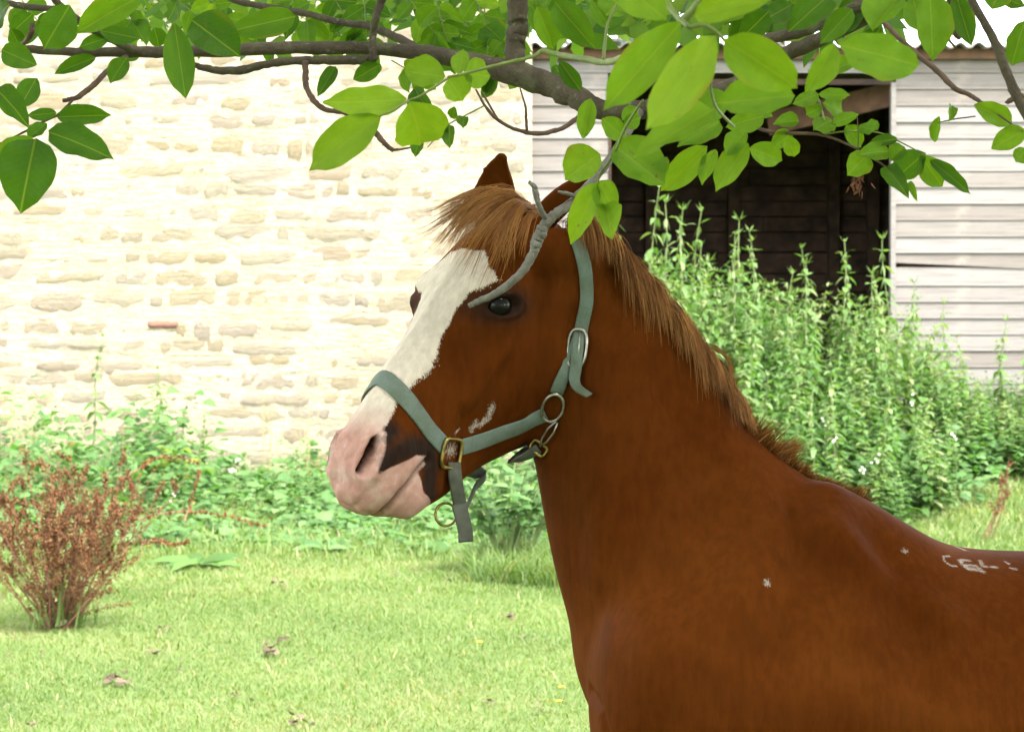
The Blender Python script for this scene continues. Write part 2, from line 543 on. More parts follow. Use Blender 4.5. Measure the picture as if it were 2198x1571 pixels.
# ================================================================== vegetation
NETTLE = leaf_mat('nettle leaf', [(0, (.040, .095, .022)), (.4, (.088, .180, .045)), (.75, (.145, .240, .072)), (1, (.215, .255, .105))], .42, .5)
STEMG = simple_mat('green stem', (.12, .17, .05), .7, 0, .3, 20)
HERB = leaf_mat('herb leaf', [(0, (.055, .130, .036)), (.5, (.105, .215, .062)), (1, (.175, .275, .100))], .42, .5)
LIME = leaf_mat('lime leaf', [(0, (.16, .25, .02)), (1, (.30, .36, .04))], .4, .5)
DOCKL = leaf_mat('dock leaf', [(0, (.050, .120, .022)), (1, (.110, .215, .045))], .35, .45)
RUST = leaf_mat('rusty dock seed', [(0, (.062, .022, .008)), (.5, (.140, .055, .018)), (.82, (.215, .098, .034)), (1, (.15, .17, .045))], .2, .8, (1.1, .8, .5))
RSTEM = simple_mat('dry reddish stem', (.16, .075, .04), .8, 0, .4, 30)
GRASS = leaf_mat('grass blade', [(0, (.078, .138, .034)), (.45, (.142, .220, .060)), (.8, (.205, .275, .092)), (1, (.33, .29, .16))], .45, .6, (1.1, 1.2, .5))
DRY = leaf_mat('dry leaf', [(0, (.050, .032, .018)), (.5, (.095, .066, .040)), (1, (.140, .105, .068))], .1, .8, (1, .8, .6))
WHITEP = simple_mat('white petal', (.70, .70, .64), .6, 0, .1)
YELP = simple_mat('yellow petal', (.72, .50, .03), .6, 0, .1)

def nettle_geo(R, lv, h, lean=(0, 0), base=Vector((0, 0, 0)), sc_=1.0, dense=1.0):
    """adds one nettle to Leaves lv, returns its stem points"""
    n = int(h / .085 * dense) + 3
    pts = []
    tw = R.uniform(0, 3)
    for k in range(n + 1):
        f = k / n
        pts.append(base + Vector((lean[0] * f * f * h + .012 * math.sin(f * 9 + tw), lean[1] * f * f * h + .012 * math.cos(f * 7 + tw), h * f)))
    for k in range(1, n + 1):
        f = k / n
        a0 = k * math.pi / 2 + R.uniform(-.3, .3)
        L = (.105 * (1 - f) ** .5 + .045) * R.uniform(.8, 1.15) * sc_
        for s in (0, 1):
            a = a0 + s * math.pi
            el = R.uniform(-.75, .05) if f < .9 else R.uniform(.1, .9)
            d = Vector((math.cos(a), math.sin(a), el))
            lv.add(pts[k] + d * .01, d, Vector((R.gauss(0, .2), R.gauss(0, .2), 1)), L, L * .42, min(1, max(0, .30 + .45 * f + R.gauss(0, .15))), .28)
        if f > .35:                                   # drooping flower strings
            for q in range(6):
                a = R.uniform(0, 6.28)
                d = Vector((math.cos(a) * .6, math.sin(a) * .6, -1 if f < .95 else .6))
                lv.add(pts[k], d, Vector((math.cos(a), math.sin(a), .4)), R.uniform(.035, .075) * sc_, .010, R.uniform(.7, 1.0), .1)
    return pts
NT = []
for k in range(6):
    lv = Leaves(); rr = random.Random(40 + k)
    h = (1.25, 1.4, 1.15, 1.3, 1.05, 1.5)[k]
    pts = nettle_geo(rr, lv, h, (rr.uniform(-.08, .08), rr.uniform(-.06, .06)))
    mb = MB(); mb.tube(pts, [.006 * (1 - .6 * i / len(pts)) for i in range(len(pts))], 5)
    NT.append((lv, mb, h))
NTM = []
for lv, mb, h in NT:
    o1 = lv.build('leaves', NETTLE); o2 = mb.build('stem', STEMG)
    NTM.append((o1.data, o2.data, h))
    bpy.data.objects.remove(o1); bpy.data.objects.remove(o2)
def nettle(x, y, h, label, group, rz=None):
    k = R.randrange(6)
    a, b_, h0 = NTM[k]
    e_ = empty('nettle', (x, y, gzf(x, y) - .01))
    e_.rotation_euler = (R.gauss(0, .05), R.gauss(0, .06), R.uniform(0, 6.28))
    s = h / h0
    e_.scale = (1.15 * max(.9, s ** .5), 1.15 * max(.9, s ** .5), s)
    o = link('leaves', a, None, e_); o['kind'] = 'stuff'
    link('stem', b_, None, e_)
    return tag(e_, label, 'nettle', group)
# tall spires seen against the doorway and the boards: (u, v of the tip, depth)
for (u, v, Y) in ((1345, 425, 19.2), (1385, 405, 19.4), (1400, 440, 18.9), (1437, 455, 19.3), (1465, 480, 18.8), (1484, 458, 19.5), (1520, 530, 19.0), (1585, 510, 19.2), (1612, 475, 19.4),
                  (1628, 500, 19.2), (1652, 540, 18.9), (1750, 535, 19.2), (1812, 518, 19.3), (1842, 552, 19.1), (1905, 515, 19.4), (1725, 570, 18.7), (1560, 560, 18.7), (1690, 590, 18.6), (1870, 590, 18.8), (1950, 590, 18.9)):
    q = P(u, v, Y)
    nettle(q.x, Y, q.z - gzf(q.x, Y) + .02, 'tall nettle spire standing up against the dark barn doorway', 'nettle spires by the doorway')
for (u, v, Y) in ((1985, 610, 18.8), (2010, 655, 18.6), (2090, 725, 18.9), (2140, 690, 19.2), (2165, 735, 19.0), (2060, 760, 18.4), (2185, 700, 19.3)):
    q = P(u, v, Y)
    nettle(q.x, Y, q.z - gzf(q.x, Y) + .02, 'nettle spire growing in front of the pale barn boards', 'nettle spires by the boards')
for (u, v, Y) in ((192, 725, 19.6), (358, 795, 19.5), (390, 860, 19.0), (335, 850, 19.2), (430, 880, 19.0)):
    q = P(u, v, Y)
    nettle(q.x, Y, q.z - gzf(q.x, Y) + .02, 'thin nettle spire growing up against the limestone wall', 'nettle spires by the wall')
for (u, v, Y) in ((1790, 760, 16.6), (1740, 830, 16.2), (1890, 840, 16.3), (1640, 810, 16.4), (1570, 860, 15.9)):
    q = P(u, v, Y)
    nettle(q.x, Y, q.z - gzf(q.x, Y) + .02, 'fresh nettle at the front of the nettle bank', 'nettles at the foot of the bank')
# the mass of the nettle bank
def merge_nettles(name, spots, mat, hrange):
    V, F, Hh = [], [], []
    n0 = 0
    arrs = [lv.arrays() for lv, _, _ in NT]
    for (x, y, h) in spots:
        k = R.randrange(6); v, f, hh_ = arrs[k]
        a = R.uniform(0, 6.28); ca, sa = math.cos(a), math.sin(a)
        s = h / NT[k][2]; sx = 1.3 * max(.8, s ** .5); lx, ly = R.gauss(0, .13), R.gauss(0, .10)
        w = np.stack([x + (v[:, 0] * ca - v[:, 1] * sa) * sx + lx * v[:, 2] * s, y + (v[:, 0] * sa + v[:, 1] * ca) * sx + ly * v[:, 2] * s, gzf(x, y) + v[:, 2] * s], 1)
        V.append(w); F.append(f + n0); Hh.append(np.clip(hh_ + R.gauss(-.06, .22), 0, 1)); n0 += len(v)
    o = mesh_np(name, np.concatenate(V), np.concatenate(F), mat, None, False)
    attr(o, 'h', np.concatenate(Hh))
    return o
spots = []
for k in range(1050):
    x = R.uniform(.45, 6.4); Y = R.uniform(15.6, 20.4)
    u = W / 2 + x / Y * FPX
    # height profile of the bank across the picture
    top = np.interp(u, [1150, 1260, 1330, 1420, 1600, 1800, 1930, 2010, 2100, 2300, 2700], [980, 800, 560, 545, 590, 640, 640, 720, 800, 800, 820])
    front = sstep(15.6, 19.2, Y)
    vt = top + (1 - front) * (1010 - top) * R.uniform(.75, 1.1) + abs(R.gauss(0, 35))
    q = P(u, vt, Y)
    h = q.z - gzf(x, Y)
    if Y < 16.2 and R.random() < .5: continue
    if u > 2040 and Y < 17.4: continue
    if h < .18: continue
    spots.append((x, Y, min(h, 1.75)))
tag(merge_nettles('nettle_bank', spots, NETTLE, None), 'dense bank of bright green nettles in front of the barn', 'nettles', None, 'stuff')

def herb(lv, x, y, h, r, n, R, lf=.06, wide=.8, z=None):
    z = gzf(x, y) if z is None else z
    for k in range(n):
        a = R.uniform(0, 6.28); rr = r * math.sqrt(R.random())
        hh_ = h * (1 - .55 * (rr / r) ** 2) * R.uniform(.25, 1)
        d = Vector((math.cos(a), math.sin(a), R.uniform(-.3, .5)))
        L = lf * R.uniform(.6, 1.3)
        lv.add((x + rr * math.cos(a), y + rr * math.sin(a), z + hh_), d, Vector((R.gauss(0, .35), R.gauss(0, .35) - .25, 1)), L, L * wide, R.gauss(.42, .26), .2)
# low leafy growth under the wall
lv = Leaves()
for k in range(760):
    x = R.uniform(-7.2, 1.4); y = R.uniform(15.2, 20.5)
    u = W / 2 + x / y * FPX
    hmax = float(np.interp(u, [-200, 60, 200, 300, 430, 470, 560, 700, 1000, 1200], [.85, .82, .62, .70, .80, .26, .24, .40, .38, .50]))
    h = hmax * (.16 + .84 * sstep(15.0, 19.4, y)) * R.choice([.35, .6, .8, 1.0, 1.2])
    herb(lv, x, y, float(h), R.uniform(.12, .3), R.choice([18, 30, 42]), R, R.choice([.05, .08, .11]), R.choice([.45, .75, .9]))
tag(lv.build('weed_bed', HERB), 'low leafy weeds spreading along the foot of the limestone wall', 'weeds', None, 'stuff')
lv = Leaves()
for k in range(260):
    u = R.uniform(1330, 2230); v = R.uniform(930, 1150)
    y = min(17.6, 1.5 * FPX / (v - 700) * 1.0)
    if v < 960: y = R.uniform(16.6, 18)
    q = P(u, v, y)
    if u > 2090 and v > 1030: continue
    herb(lv, q.x, y, R.uniform(.18, .42), R.uniform(.14, .28), 32, R, .085, .7)
tag(lv.build('herb_bed', HERB), 'leafy green herbs along the front of the nettle bank', 'herbs', None, 'stuff')
# thin dry grass stalks by the wall
mb = MB()
for k in range(60):
    u = R.uniform(-10, 150) if k < 40 else R.uniform(560, 700); y = R.uniform(19.2, 20.2)
    q = P(u, 1000, y); h = R.uniform(.5, 1.0)
    z0_ = gzf(q.x, y)
    mb.tube([(q.x, y, z0_), (q.x + R.gauss(0, .03), y, z0_ + h * .6), (q.x + R.gauss(0, .07), y, z0_ + h)], [.0028, .0022, .0012], 4)
tag(mb.build('dry_stalks', simple_mat('straw', (.30, .27, .13), .8), None), 'sparse straw stalks standing against the wall', 'stalks', None, 'stuff')

# lime green plant by the wall
def leafy_plant(name, x, y, label, cat, mat, n, L, Wd, h, r, seed, group=None):
    rr = random.Random(seed)
    e_ = empty(name, (x, y, gzf(x, y)))
    mb = MB()
    tips = []
    for k in range(max(3, n // 9)):
        a = rr.uniform(0, 6.28); d = Vector((math.cos(a) * r, math.sin(a) * r, h * rr.uniform(.6, 1)))
        mb.tube([(0, 0, 0), tuple(d * .5 + Vector((0, 0, h * .12))), tuple(d)], [.007, .005, .003], 5)
        tips.append(d)
    mb.build('stem', STEMG, e_)
    lv = Leaves()
    for k in range(n):
        d0 = rr.choice(tips); f = rr.uniform(.35, 1)
        p = d0 * f + Vector((0, 0, h * .12 * math.sin(f * 3.1)))
        a = rr.uniform(0, 6.28)
        lv.add(p, Vector((math.cos(a), math.sin(a) - .3, rr.uniform(-.25, .5))), Vector((rr.gauss(0, .3), rr.gauss(0, .3) - .4, 1)), L * rr.uniform(.6, 1.2), Wd * rr.uniform(.7, 1.1), rr.random(), .22)
    lv.build('leaves', mat, e_)
    return tag(e_, label, cat, group)
q = P(375, 980, 18.6); leafy_plant('lime_leaf_plant', q.x, 18.6, 'lime yellow broad-leaved plant among the dark weeds by the wall', 'plant', LIME, 34, .17, .10, .50, .22, 3)
# weed clump behind the pony's throat
q = P(1085, 1235, 13.4); leafy_plant('weed_clump', q.x, 13.7, 'dark leafy weed clump growing behind the neck of the pony', 'plant', HERB, 330, .10, .06, .72, .28, 4)
q = P(1130, 1200, 13.4); leafy_plant('weed_clump', q.x, 14.2, 'pale leafy weed close behind the chest of the pony', 'plant', NETTLE, 220, .09, .05, .62, .26, 14)
# dock rosette
e_ = empty('dock_rosette', tuple(P(430, 1225, 14.0).xy) + (0,))
e_.location = Vector((P(430, 1225, 14.0).x, 13.9, gzf(P(430, 1225, 14.0).x, 13.9)))
rr = random.Random(9); k5 = 0
for k in range(11):
    lv = Leaves(); a = k * .571 + rr.uniform(-.2, .2); L = rr.uniform(.20, .36)
    lv.add((.02 * math.cos(a), .02 * math.sin(a), .02), Vector((math.cos(a) * 1.25, math.sin(a), rr.uniform(.25, .6))), Vector((0, -.45, 1)), L, L * .36, rr.random(), .35)
    o = lv.build('leaf', DOCKL, e_, None)
tag(e_, 'flat rosette of long dock leaves on the grass', 'plant')
q = P(700, 1175, 14.8)
e_ = empty('dock_rosette', (q.x, 14.9, gzf(q.x, 14.9)))
for k in range(12):
    lv = Leaves(); a = k * .53 + rr.uniform(-.2, .2); L = rr.uniform(.12, .24)
    lv.add((.02 * math.cos(a), .02 * math.sin(a), .02), Vector((math.cos(a) * 1.3, math.sin(a), rr.uniform(.3, .8))), Vector((0, -.45, 1)), L, L * .42, rr.random(), .35)
    lv.build('leaf', HERB, e_, None)
tag(e_, 'pale rosette of thistle-like leaves in the grass below the muzzle', 'plant')

# rusty dock bush
def dock(name, x, y, n, h, spread, label, seed, group=None, aim=None, seeds=1.0):
    rr = random.Random(seed)
    e_ = empty(name, (x, y, gzf(x, y)))
    mb = MB(); lv = Leaves()
    def stem(p0, d, L, r, lvl):
        pts = [p0]; p = Vector(p0); dd = Vector(d).normalized(); ns = 9
        for k in range(ns):
            dd = (dd + Vector((rr.gauss(0, .07), rr.gauss(0, .07), .05 - .10 * lvl * k / ns))).normalized()
            p = p + dd * (L / ns); pts.append(p.copy())
        mb.tube(pts, [r * (1 - .75 * i / ns) for i in range(ns + 1)], 4)
        for k in range(1, ns + 1):
            f = k / ns
            if f < (.38 if lvl == 0 else .12): 
                if rr.random() < .7: continue
            cnt = int((9 if lvl else 6) * seeds + .5)
            for q in range(cnt):
                pp = pts[k - 1].lerp(pts[k], rr.random()) 
                o_ = rdir(rr)
                lv.add(pp + o_ * rr.uniform(.002, .012), o_ + Vector((0, 0, -.3)), rdir(rr), rr.uniform(.010, .020), rr.uniform(.007, .013), rr.gauss(.5, .24), .1)
            if lvl == 0 and rr.random() < .8 and f < .95:
                sd_ = (pts[k] - pts[k - 1]).normalized() + rdir(rr) * .8
                stem(pts[k], sd_, L * rr.uniform(.16, .36) * (1.2 - f), r * .5, 1)
    for k in range(n):
        a = rr.uniform(0, 6.28); t = rr.random() ** .6 * spread
        d = aim(rr) if aim else Vector((math.cos(a) * t, math.sin(a) * t, 1))
        stem(Vector((rr.gauss(0, .045), rr.gauss(0, .045), 0)), d, h * rr.uniform(.75, 1.08), .0048, 0)
    mb.build('stems', RSTEM, e_)['kind'] = 'stuff'
    lv.build('seed_heads', RUST, e_)
    return tag(e_, label, 'dock plant', group)
q = P(125, 1340, 11.45)
dk = dock('dock_bush', q.x, 11.5, 52, .94, 1.0, 'bushy dock gone to rust-red seed standing on the grass', 3)
lv = Leaves()
rr = random.Random(5)
for k in range(70):
    a = rr.uniform(0, 6.28); lv.add((rr.gauss(0, .08), rr.gauss(0, .08), 0), Vector((math.cos(a) * .5, math.sin(a) * .5, 1)), Vector((math.cos(a), math.sin(a), .2)), rr.uniform(.12, .28), .012, rr.uniform(.1, .5), .2)
for k in range(26):
    a = rr.uniform(0, 6.28); r_ = rr.uniform(.03, .28); lv.add((r_ * math.cos(a), r_ * math.sin(a), rr.uniform(.05, .35)), rdir(rr, -.3), rdir(rr), rr.uniform(.05, .09), rr.uniform(.02, .035), rr.uniform(.9, 1.0), .3)
lv.build('base_leaves', GRASS, dk)
# lying rusty stalks beside it
def stalk(pix, label, seed, side=6):
    rr = random.Random(seed)
    pts = [P(u, v, Y) for u, v, Y in pix]
    o0 = pts[0].copy()
    e_ = empty('dock_stalk', o0)
    c = [Vector(q) - o0 for q in catmull([tuple(p) for p in pts], 22)]
    mb = MB(); mb.tube(c, [.0045 * (1 - .6 * i / 21) for i in range(22)], 5); 
    lv = Leaves()
    for k in range(6, 22):
        for q in range(side):
            lv.add(c[k] + rdir(rr) * .008, rdir(rr), rdir(rr), rr.uniform(.014, .026), rr.uniform(.010, .018), rr.gauss(.6, .2), .1)
    mb.build('stem', RSTEM, e_); lv.build('seed_heads', RUST, e_)
    return tag(e_, label, 'dock stalk')
stalk([(250, 1130, 12.6), (330, 1105, 12.8), (400, 1098, 13.0), (450, 1102, 13.0), (510, 1112, 13.0), (565, 1130, 13.1)], 'long rusty dock stalk arching over the grass beside the bush', 1, 9)
stalk([(260, 1030, 12.2), (300, 1005, 12.3), (330, 985, 12.4), (375, 980, 12.5), (425, 992, 12.5)], 'rusty dock stalk bending over the weeds above the bush', 2, 8)
stalk([(300, 1170, 12.2), (340, 1160, 12.3), (370, 1168, 12.4), (405, 1162, 12.4)], 'short rusty dock stalk low beside the bush', 3, 7)
stalk([(395, 1120, 12.8), (405, 1090, 12.9), (420, 1040, 12.9), (428, 1010, 12.9)], 'upright thin rusty dock stalk among the weeds', 4, 5)
q = P(2118, 1172, 15.4)
dock('dock_plant', q.x, 15.4, 4, .62, .5, 'thin straw-brown dock plant behind the back of the pony', 8, aim=lambda rr: Vector((rr.uniform(.25, .75), 0, 1)), seeds=.45)
q = P(1800, 1075, 16.0)
dock('dock_plant', q.x, 16.0, 3, .34, .3, 'short rusty dock showing above the withers of the pony', 18, aim=lambda rr: Vector((rr.uniform(-.2, .3), 0, 1)), seeds=.6)

# ------------------------------------------------------------------ grass
def blades(n, xf, hr, wr, seed, tone=(.5, .22), inside=None):
    g = np.random.default_rng(seed)
    x, y = xf(g, n)
    z = gz(x, y)
    h = g.uniform(hr[0], hr[1], len(x)); w = g.uniform(wr[0], wr[1], len(x))
    a = g.uniform(0, 2 * np.pi, len(x)); bend = g.uniform(.4, 1.6, len(x)) * h
    cx, sx = np.cos(a), np.sin(a)
    b0 = np.stack([x, y, z - .004], 1)
    s = np.stack([-sx, cx, np.zeros_like(x)], 1) * w[:, None] / 2
    mid = b0 + np.stack([cx * bend * .3, sx * bend * .3, h * .6], 1)
    tip = b0 + np.stack([cx * bend, sx * bend, h], 1)
    v = np.stack([b0 - s, b0 + s, mid - s * .8, mid + s * .8, tip], 1).reshape(-1, 3)
    i = np.arange(len(x))[:, None] * 5
    f = np.concatenate([i + np.array([[0, 1, 3]]), i + np.array([[0, 3, 2]]), i + np.array([[2, 3, 4]])])
    patch = np.sin(x * 1.7 + 1.3 * np.sin(y * 1.1)) * np.sin(y * 1.3 + x * .4) * .16 + np.sin(x * 5.1 + y) * np.sin(y * 4.3) * .10 + np.sin(x * 13.1 - y * 2) * np.sin(y * 11.3) * .06
    t = np.clip(g.normal(tone[0], tone[1], len(x)) + patch, 0, 1)
    t = np.where(g.random(len(x)) < .05, 1.0, t)
    return v, f, np.repeat(t, 5)
def fan(y0, y1, u0, u1):
    def fn(g, n):
        y = np.sqrt(g.uniform(y0 ** 2, y1 ** 2, n))
        u = g.uniform(u0, u1, n)
        return (u - W / 2) / FPX * y, y
    return fn
parts = [blades(320000, fan(7.4, 13.0, -60, 2260), (.009, .028), (.0022, .0050), 1, (.55, .2)),
         blades(110000, fan(12.6, 17.5, -60, 1350), (.012, .042), (.0035, .0075), 2, (.55, .2)),
         blades(34000, fan(12.5, 18.5, 1350, 2300), (.03, .09), (.006, .011), 3, (.5, .22)),
         blades(5000, fan(14.4, 18.2, -60, 1350), (.04, .14), (.006, .012), 4, (.45, .2)),
         blades(2200, fan(13.0, 14.4, 1010, 1220), (.06, .22), (.006, .011), 6, (.4, .2)),
         blades(60000, lambda g, n: (g.uniform(-9, 9, n), g.uniform(1.0, 17, n)), (.02, .06), (.005, .010), 5)]
V, F, T, n0 = [], [], [], 0
for v, f, t in parts:
    V.append(v); F.append(f + n0); T.append(t); n0 += len(v)
o = mesh_np('grass', np.concatenate(V), np.concatenate(F), GRASS, None, False)
attr(o, 'h', np.concatenate(T))
tag(o, 'short mown green grass between the pony and the wall', 'grass', None, 'stuff')

# dry leaves and clods lying on the grass
def on_ground(u, v):
    d = P(u, v, 1.0) - CAM
    t = -CAM.z / d.z
    p = CAM + d * t
    return p.x, p.y
for j, (u, v, w) in enumerate(((590, 1262, 34), (612, 1275, 22), (585, 1400, 62), (590, 1382, 44), (332, 1405, 46), (390, 1435, 26), (350, 1362, 36), (92, 1412, 24), (20, 1412, 24), (847, 1250, 26), (897, 1240, 24), (962, 1265, 26), (412, 1282, 16),
                               (536, 1511, 30), (1092, 1337, 44), (1165, 1530, 36), (1050, 1516, 40), (640, 1555, 60), (240, 1455, 70), (500, 1495, 30), (70, 1560, 40), (800, 1160, 44), (665, 1425, 26), (1130, 1390, 30))):
    x, y = on_ground(u, v)
    e_ = empty('dry_leaf_litter', (x, y, gzf(x, y) + .012))
    rr = random.Random(300 + j)
    sz = px(w * .8, y)
    for k in range(3 + int(w / 10)):
        lv = Leaves(); a = rr.uniform(0, 6.28)
        lv.add((rr.gauss(0, sz * .30), rr.gauss(0, sz * .45), rr.uniform(.004, .026)), Vector((math.cos(a), math.sin(a), rr.uniform(-.1, .4))), Vector((rr.gauss(0, .5), rr.gauss(0, .5) - .3, 1)), sz * rr.uniform(.3, .55), sz * rr.uniform(.22, .40), rr.random(), rr.uniform(-.4, .4))
        lv.build('leaf', DRY, e_, None)
    tag(e_, 'curled dry brown leaves lying on the short grass', 'dry leaves', 'dry leaves scattered on the grass')
for j, (u, v) in enumerate(((1200, 1527), (1030, 1414), (318, 1190), (1205, 1500))):
    x, y = on_ground(u, v)
    e_ = empty('yellow_flower', (x, y, gzf(x, y)))
    mb = MB(); mb.tube([(0, 0, 0), (.004, 0, .05)], [.002, .0015], 4); mb.build('stem', STEMG, e_)
    mb = MB()
    for k in range(6):
        a = k * math.pi / 3; mb.add([(0, 0, .05), (.010 * math.cos(a - .4), .010 * math.sin(a - .4), .056), (.018 * math.cos(a), .018 * math.sin(a), .054), (.010 * math.cos(a + .4), .010 * math.sin(a + .4), .056)], [(0, 1, 2, 3)])
    mb.build('petals', YELP, e_)
    tag(e_, 'small yellow flower in the short grass', 'flower', 'yellow flowers in the grass')
# little white flowers in the weeds
for j, (u, v, y) in enumerate(((1108, 1065, 15.8), (1118, 1058, 16.0), (1100, 1072, 15.7), (505, 985, 18.0), (498, 1010, 17.8), (378, 1062, 17.4), (1880, 985, 16.2), (1790, 945, 16.4), (1850, 1010, 16.0), (1770, 905, 17.0), (1960, 860, 17.5), (2050, 935, 16.6))):
    q = P(u, v, y); g0 = gzf(q.x, y); hh_ = max(.1, q.z - g0)
    e_ = empty('white_flower', (q.x, y, g0))
    mb = MB(); mb.tube([(0, 0, 0), (.01, 0, hh_ * .6), (0, 0, hh_)], [.003, .0025, .002], 4); mb.build('stem', STEMG, e_)
    mb = MB(); rr = random.Random(j)
    for c_ in range(4):
        ox, oy, oz = rr.gauss(0, .018), rr.gauss(0, .012), hh_ + rr.gauss(0, .02)
        for k in range(5):
            a = k * 1.2566; mb.add([(ox, oy, oz), (ox + .006 * math.cos(a - .5), oy - .003, oz + .006 * math.sin(a - .5)), (ox + .011 * math.cos(a), oy - .004, oz + .011 * math.sin(a)), (ox + .006 * math.cos(a + .5), oy - .003, oz + .006 * math.sin(a + .5))], [(0, 1, 2, 3)])
    mb.build('petals', WHITEP, e_)
    tag(e_, 'small white flower among the green weeds', 'flower', 'white flowers in the weeds')

# ------------------------------------------------------------------ far trees
CEDAR = leaf_mat('blue grey conifer', [(0, (.045, .070, .055)), (.5, (.085, .120, .095)), (1, (.15, .185, .15))], .25, .7, (1, 1.1, .9))
BARKF = simple_mat('grey bark', (.10, .085, .07), .9, 0, .4, 8.0, .5)
def conifer(x, y, h, r, seed, label, dens=1.0):
    rr = random.Random(seed)
    e_ = empty('conifer_tree', (x, y, 0))
    mb = MB(); mb.tube([(0, 0, -.1), (0.05, 0, h * .5), (0, 0, h * .97)], [.28, .18, .03], 9); mb.build('trunk', BARKF, e_)
    lv = Leaves(); mb = MB()
    for k in range(int(70 * dens)):
        z = h * rr.uniform(.18, .98); a = rr.uniform(0, 6.28)
        L = r * (1 - (z / h) ** 1.6) * rr.uniform(.7, 1.1) + .3
        d = Vector((math.cos(a), math.sin(a), rr.uniform(-.12, .22)))
        mb.tube([(0, 0, z), tuple(Vector((0, 0, z)) + d * L * .6), tuple(Vector((0, 0, z)) + d * L + Vector((0, 0, -.1 * L)))], [.05, .03, .01], 4)
        for q in range(int(120 * dens)):
            f = rr.random() ** .7
            p = Vector((0, 0, z)) + d * L * f + Vector((rr.gauss(0, .20), rr.gauss(0, .20), rr.gauss(0, .10) - .05 * L * f))
            lv.add(p, rdir(rr, .2), rdir(rr), rr.uniform(.10, .24), rr.uniform(.035, .07), rr.gauss(.5, .25), .1)
    mb.build('limbs', BARKF, e_); lv.build('crown', CEDAR, e_)
    return tag(e_, label, 'tree')
conifer(2.2, 36, 10.5, 3.0, 1, 'blue-grey conifer rising behind the left end of the barn roof')
conifer(4.9, 42, 9.2, 2.4, 2, 'distant grey-green conifer behind the middle of the barn roof', .8)
# ================================================================== horse
HYAW, HPIT, BYAW = math.radians(42), math.radians(48), math.radians(12)
hh = Vector((-math.cos(HYAW), -math.sin(HYAW), 0))
HA = hh * math.cos(HPIT) + Vector((0, 0, -1)) * math.sin(HPIT)     # poll -> muzzle
HD = hh * math.sin(HPIT) + Vector((0, 0, 1)) * math.cos(HPIT)      # dorsal
HL = Vector((0, 0, 1)).cross(hh).normalized()                      # horse's left
EYE_S, EYE_T, EYE_L = 0.176, -0.047, 0.099
HO = P(1085, 655, 3.5) - HA * EYE_S - HD * EYE_T - HL * EYE_L
def hp(s, t, l): return HO + HA * s + HD * t + HL * l
def hloc(p):
    d = Vector(p) - HO
    return d.dot(HA), d.dot(HD), d.dot(HL)

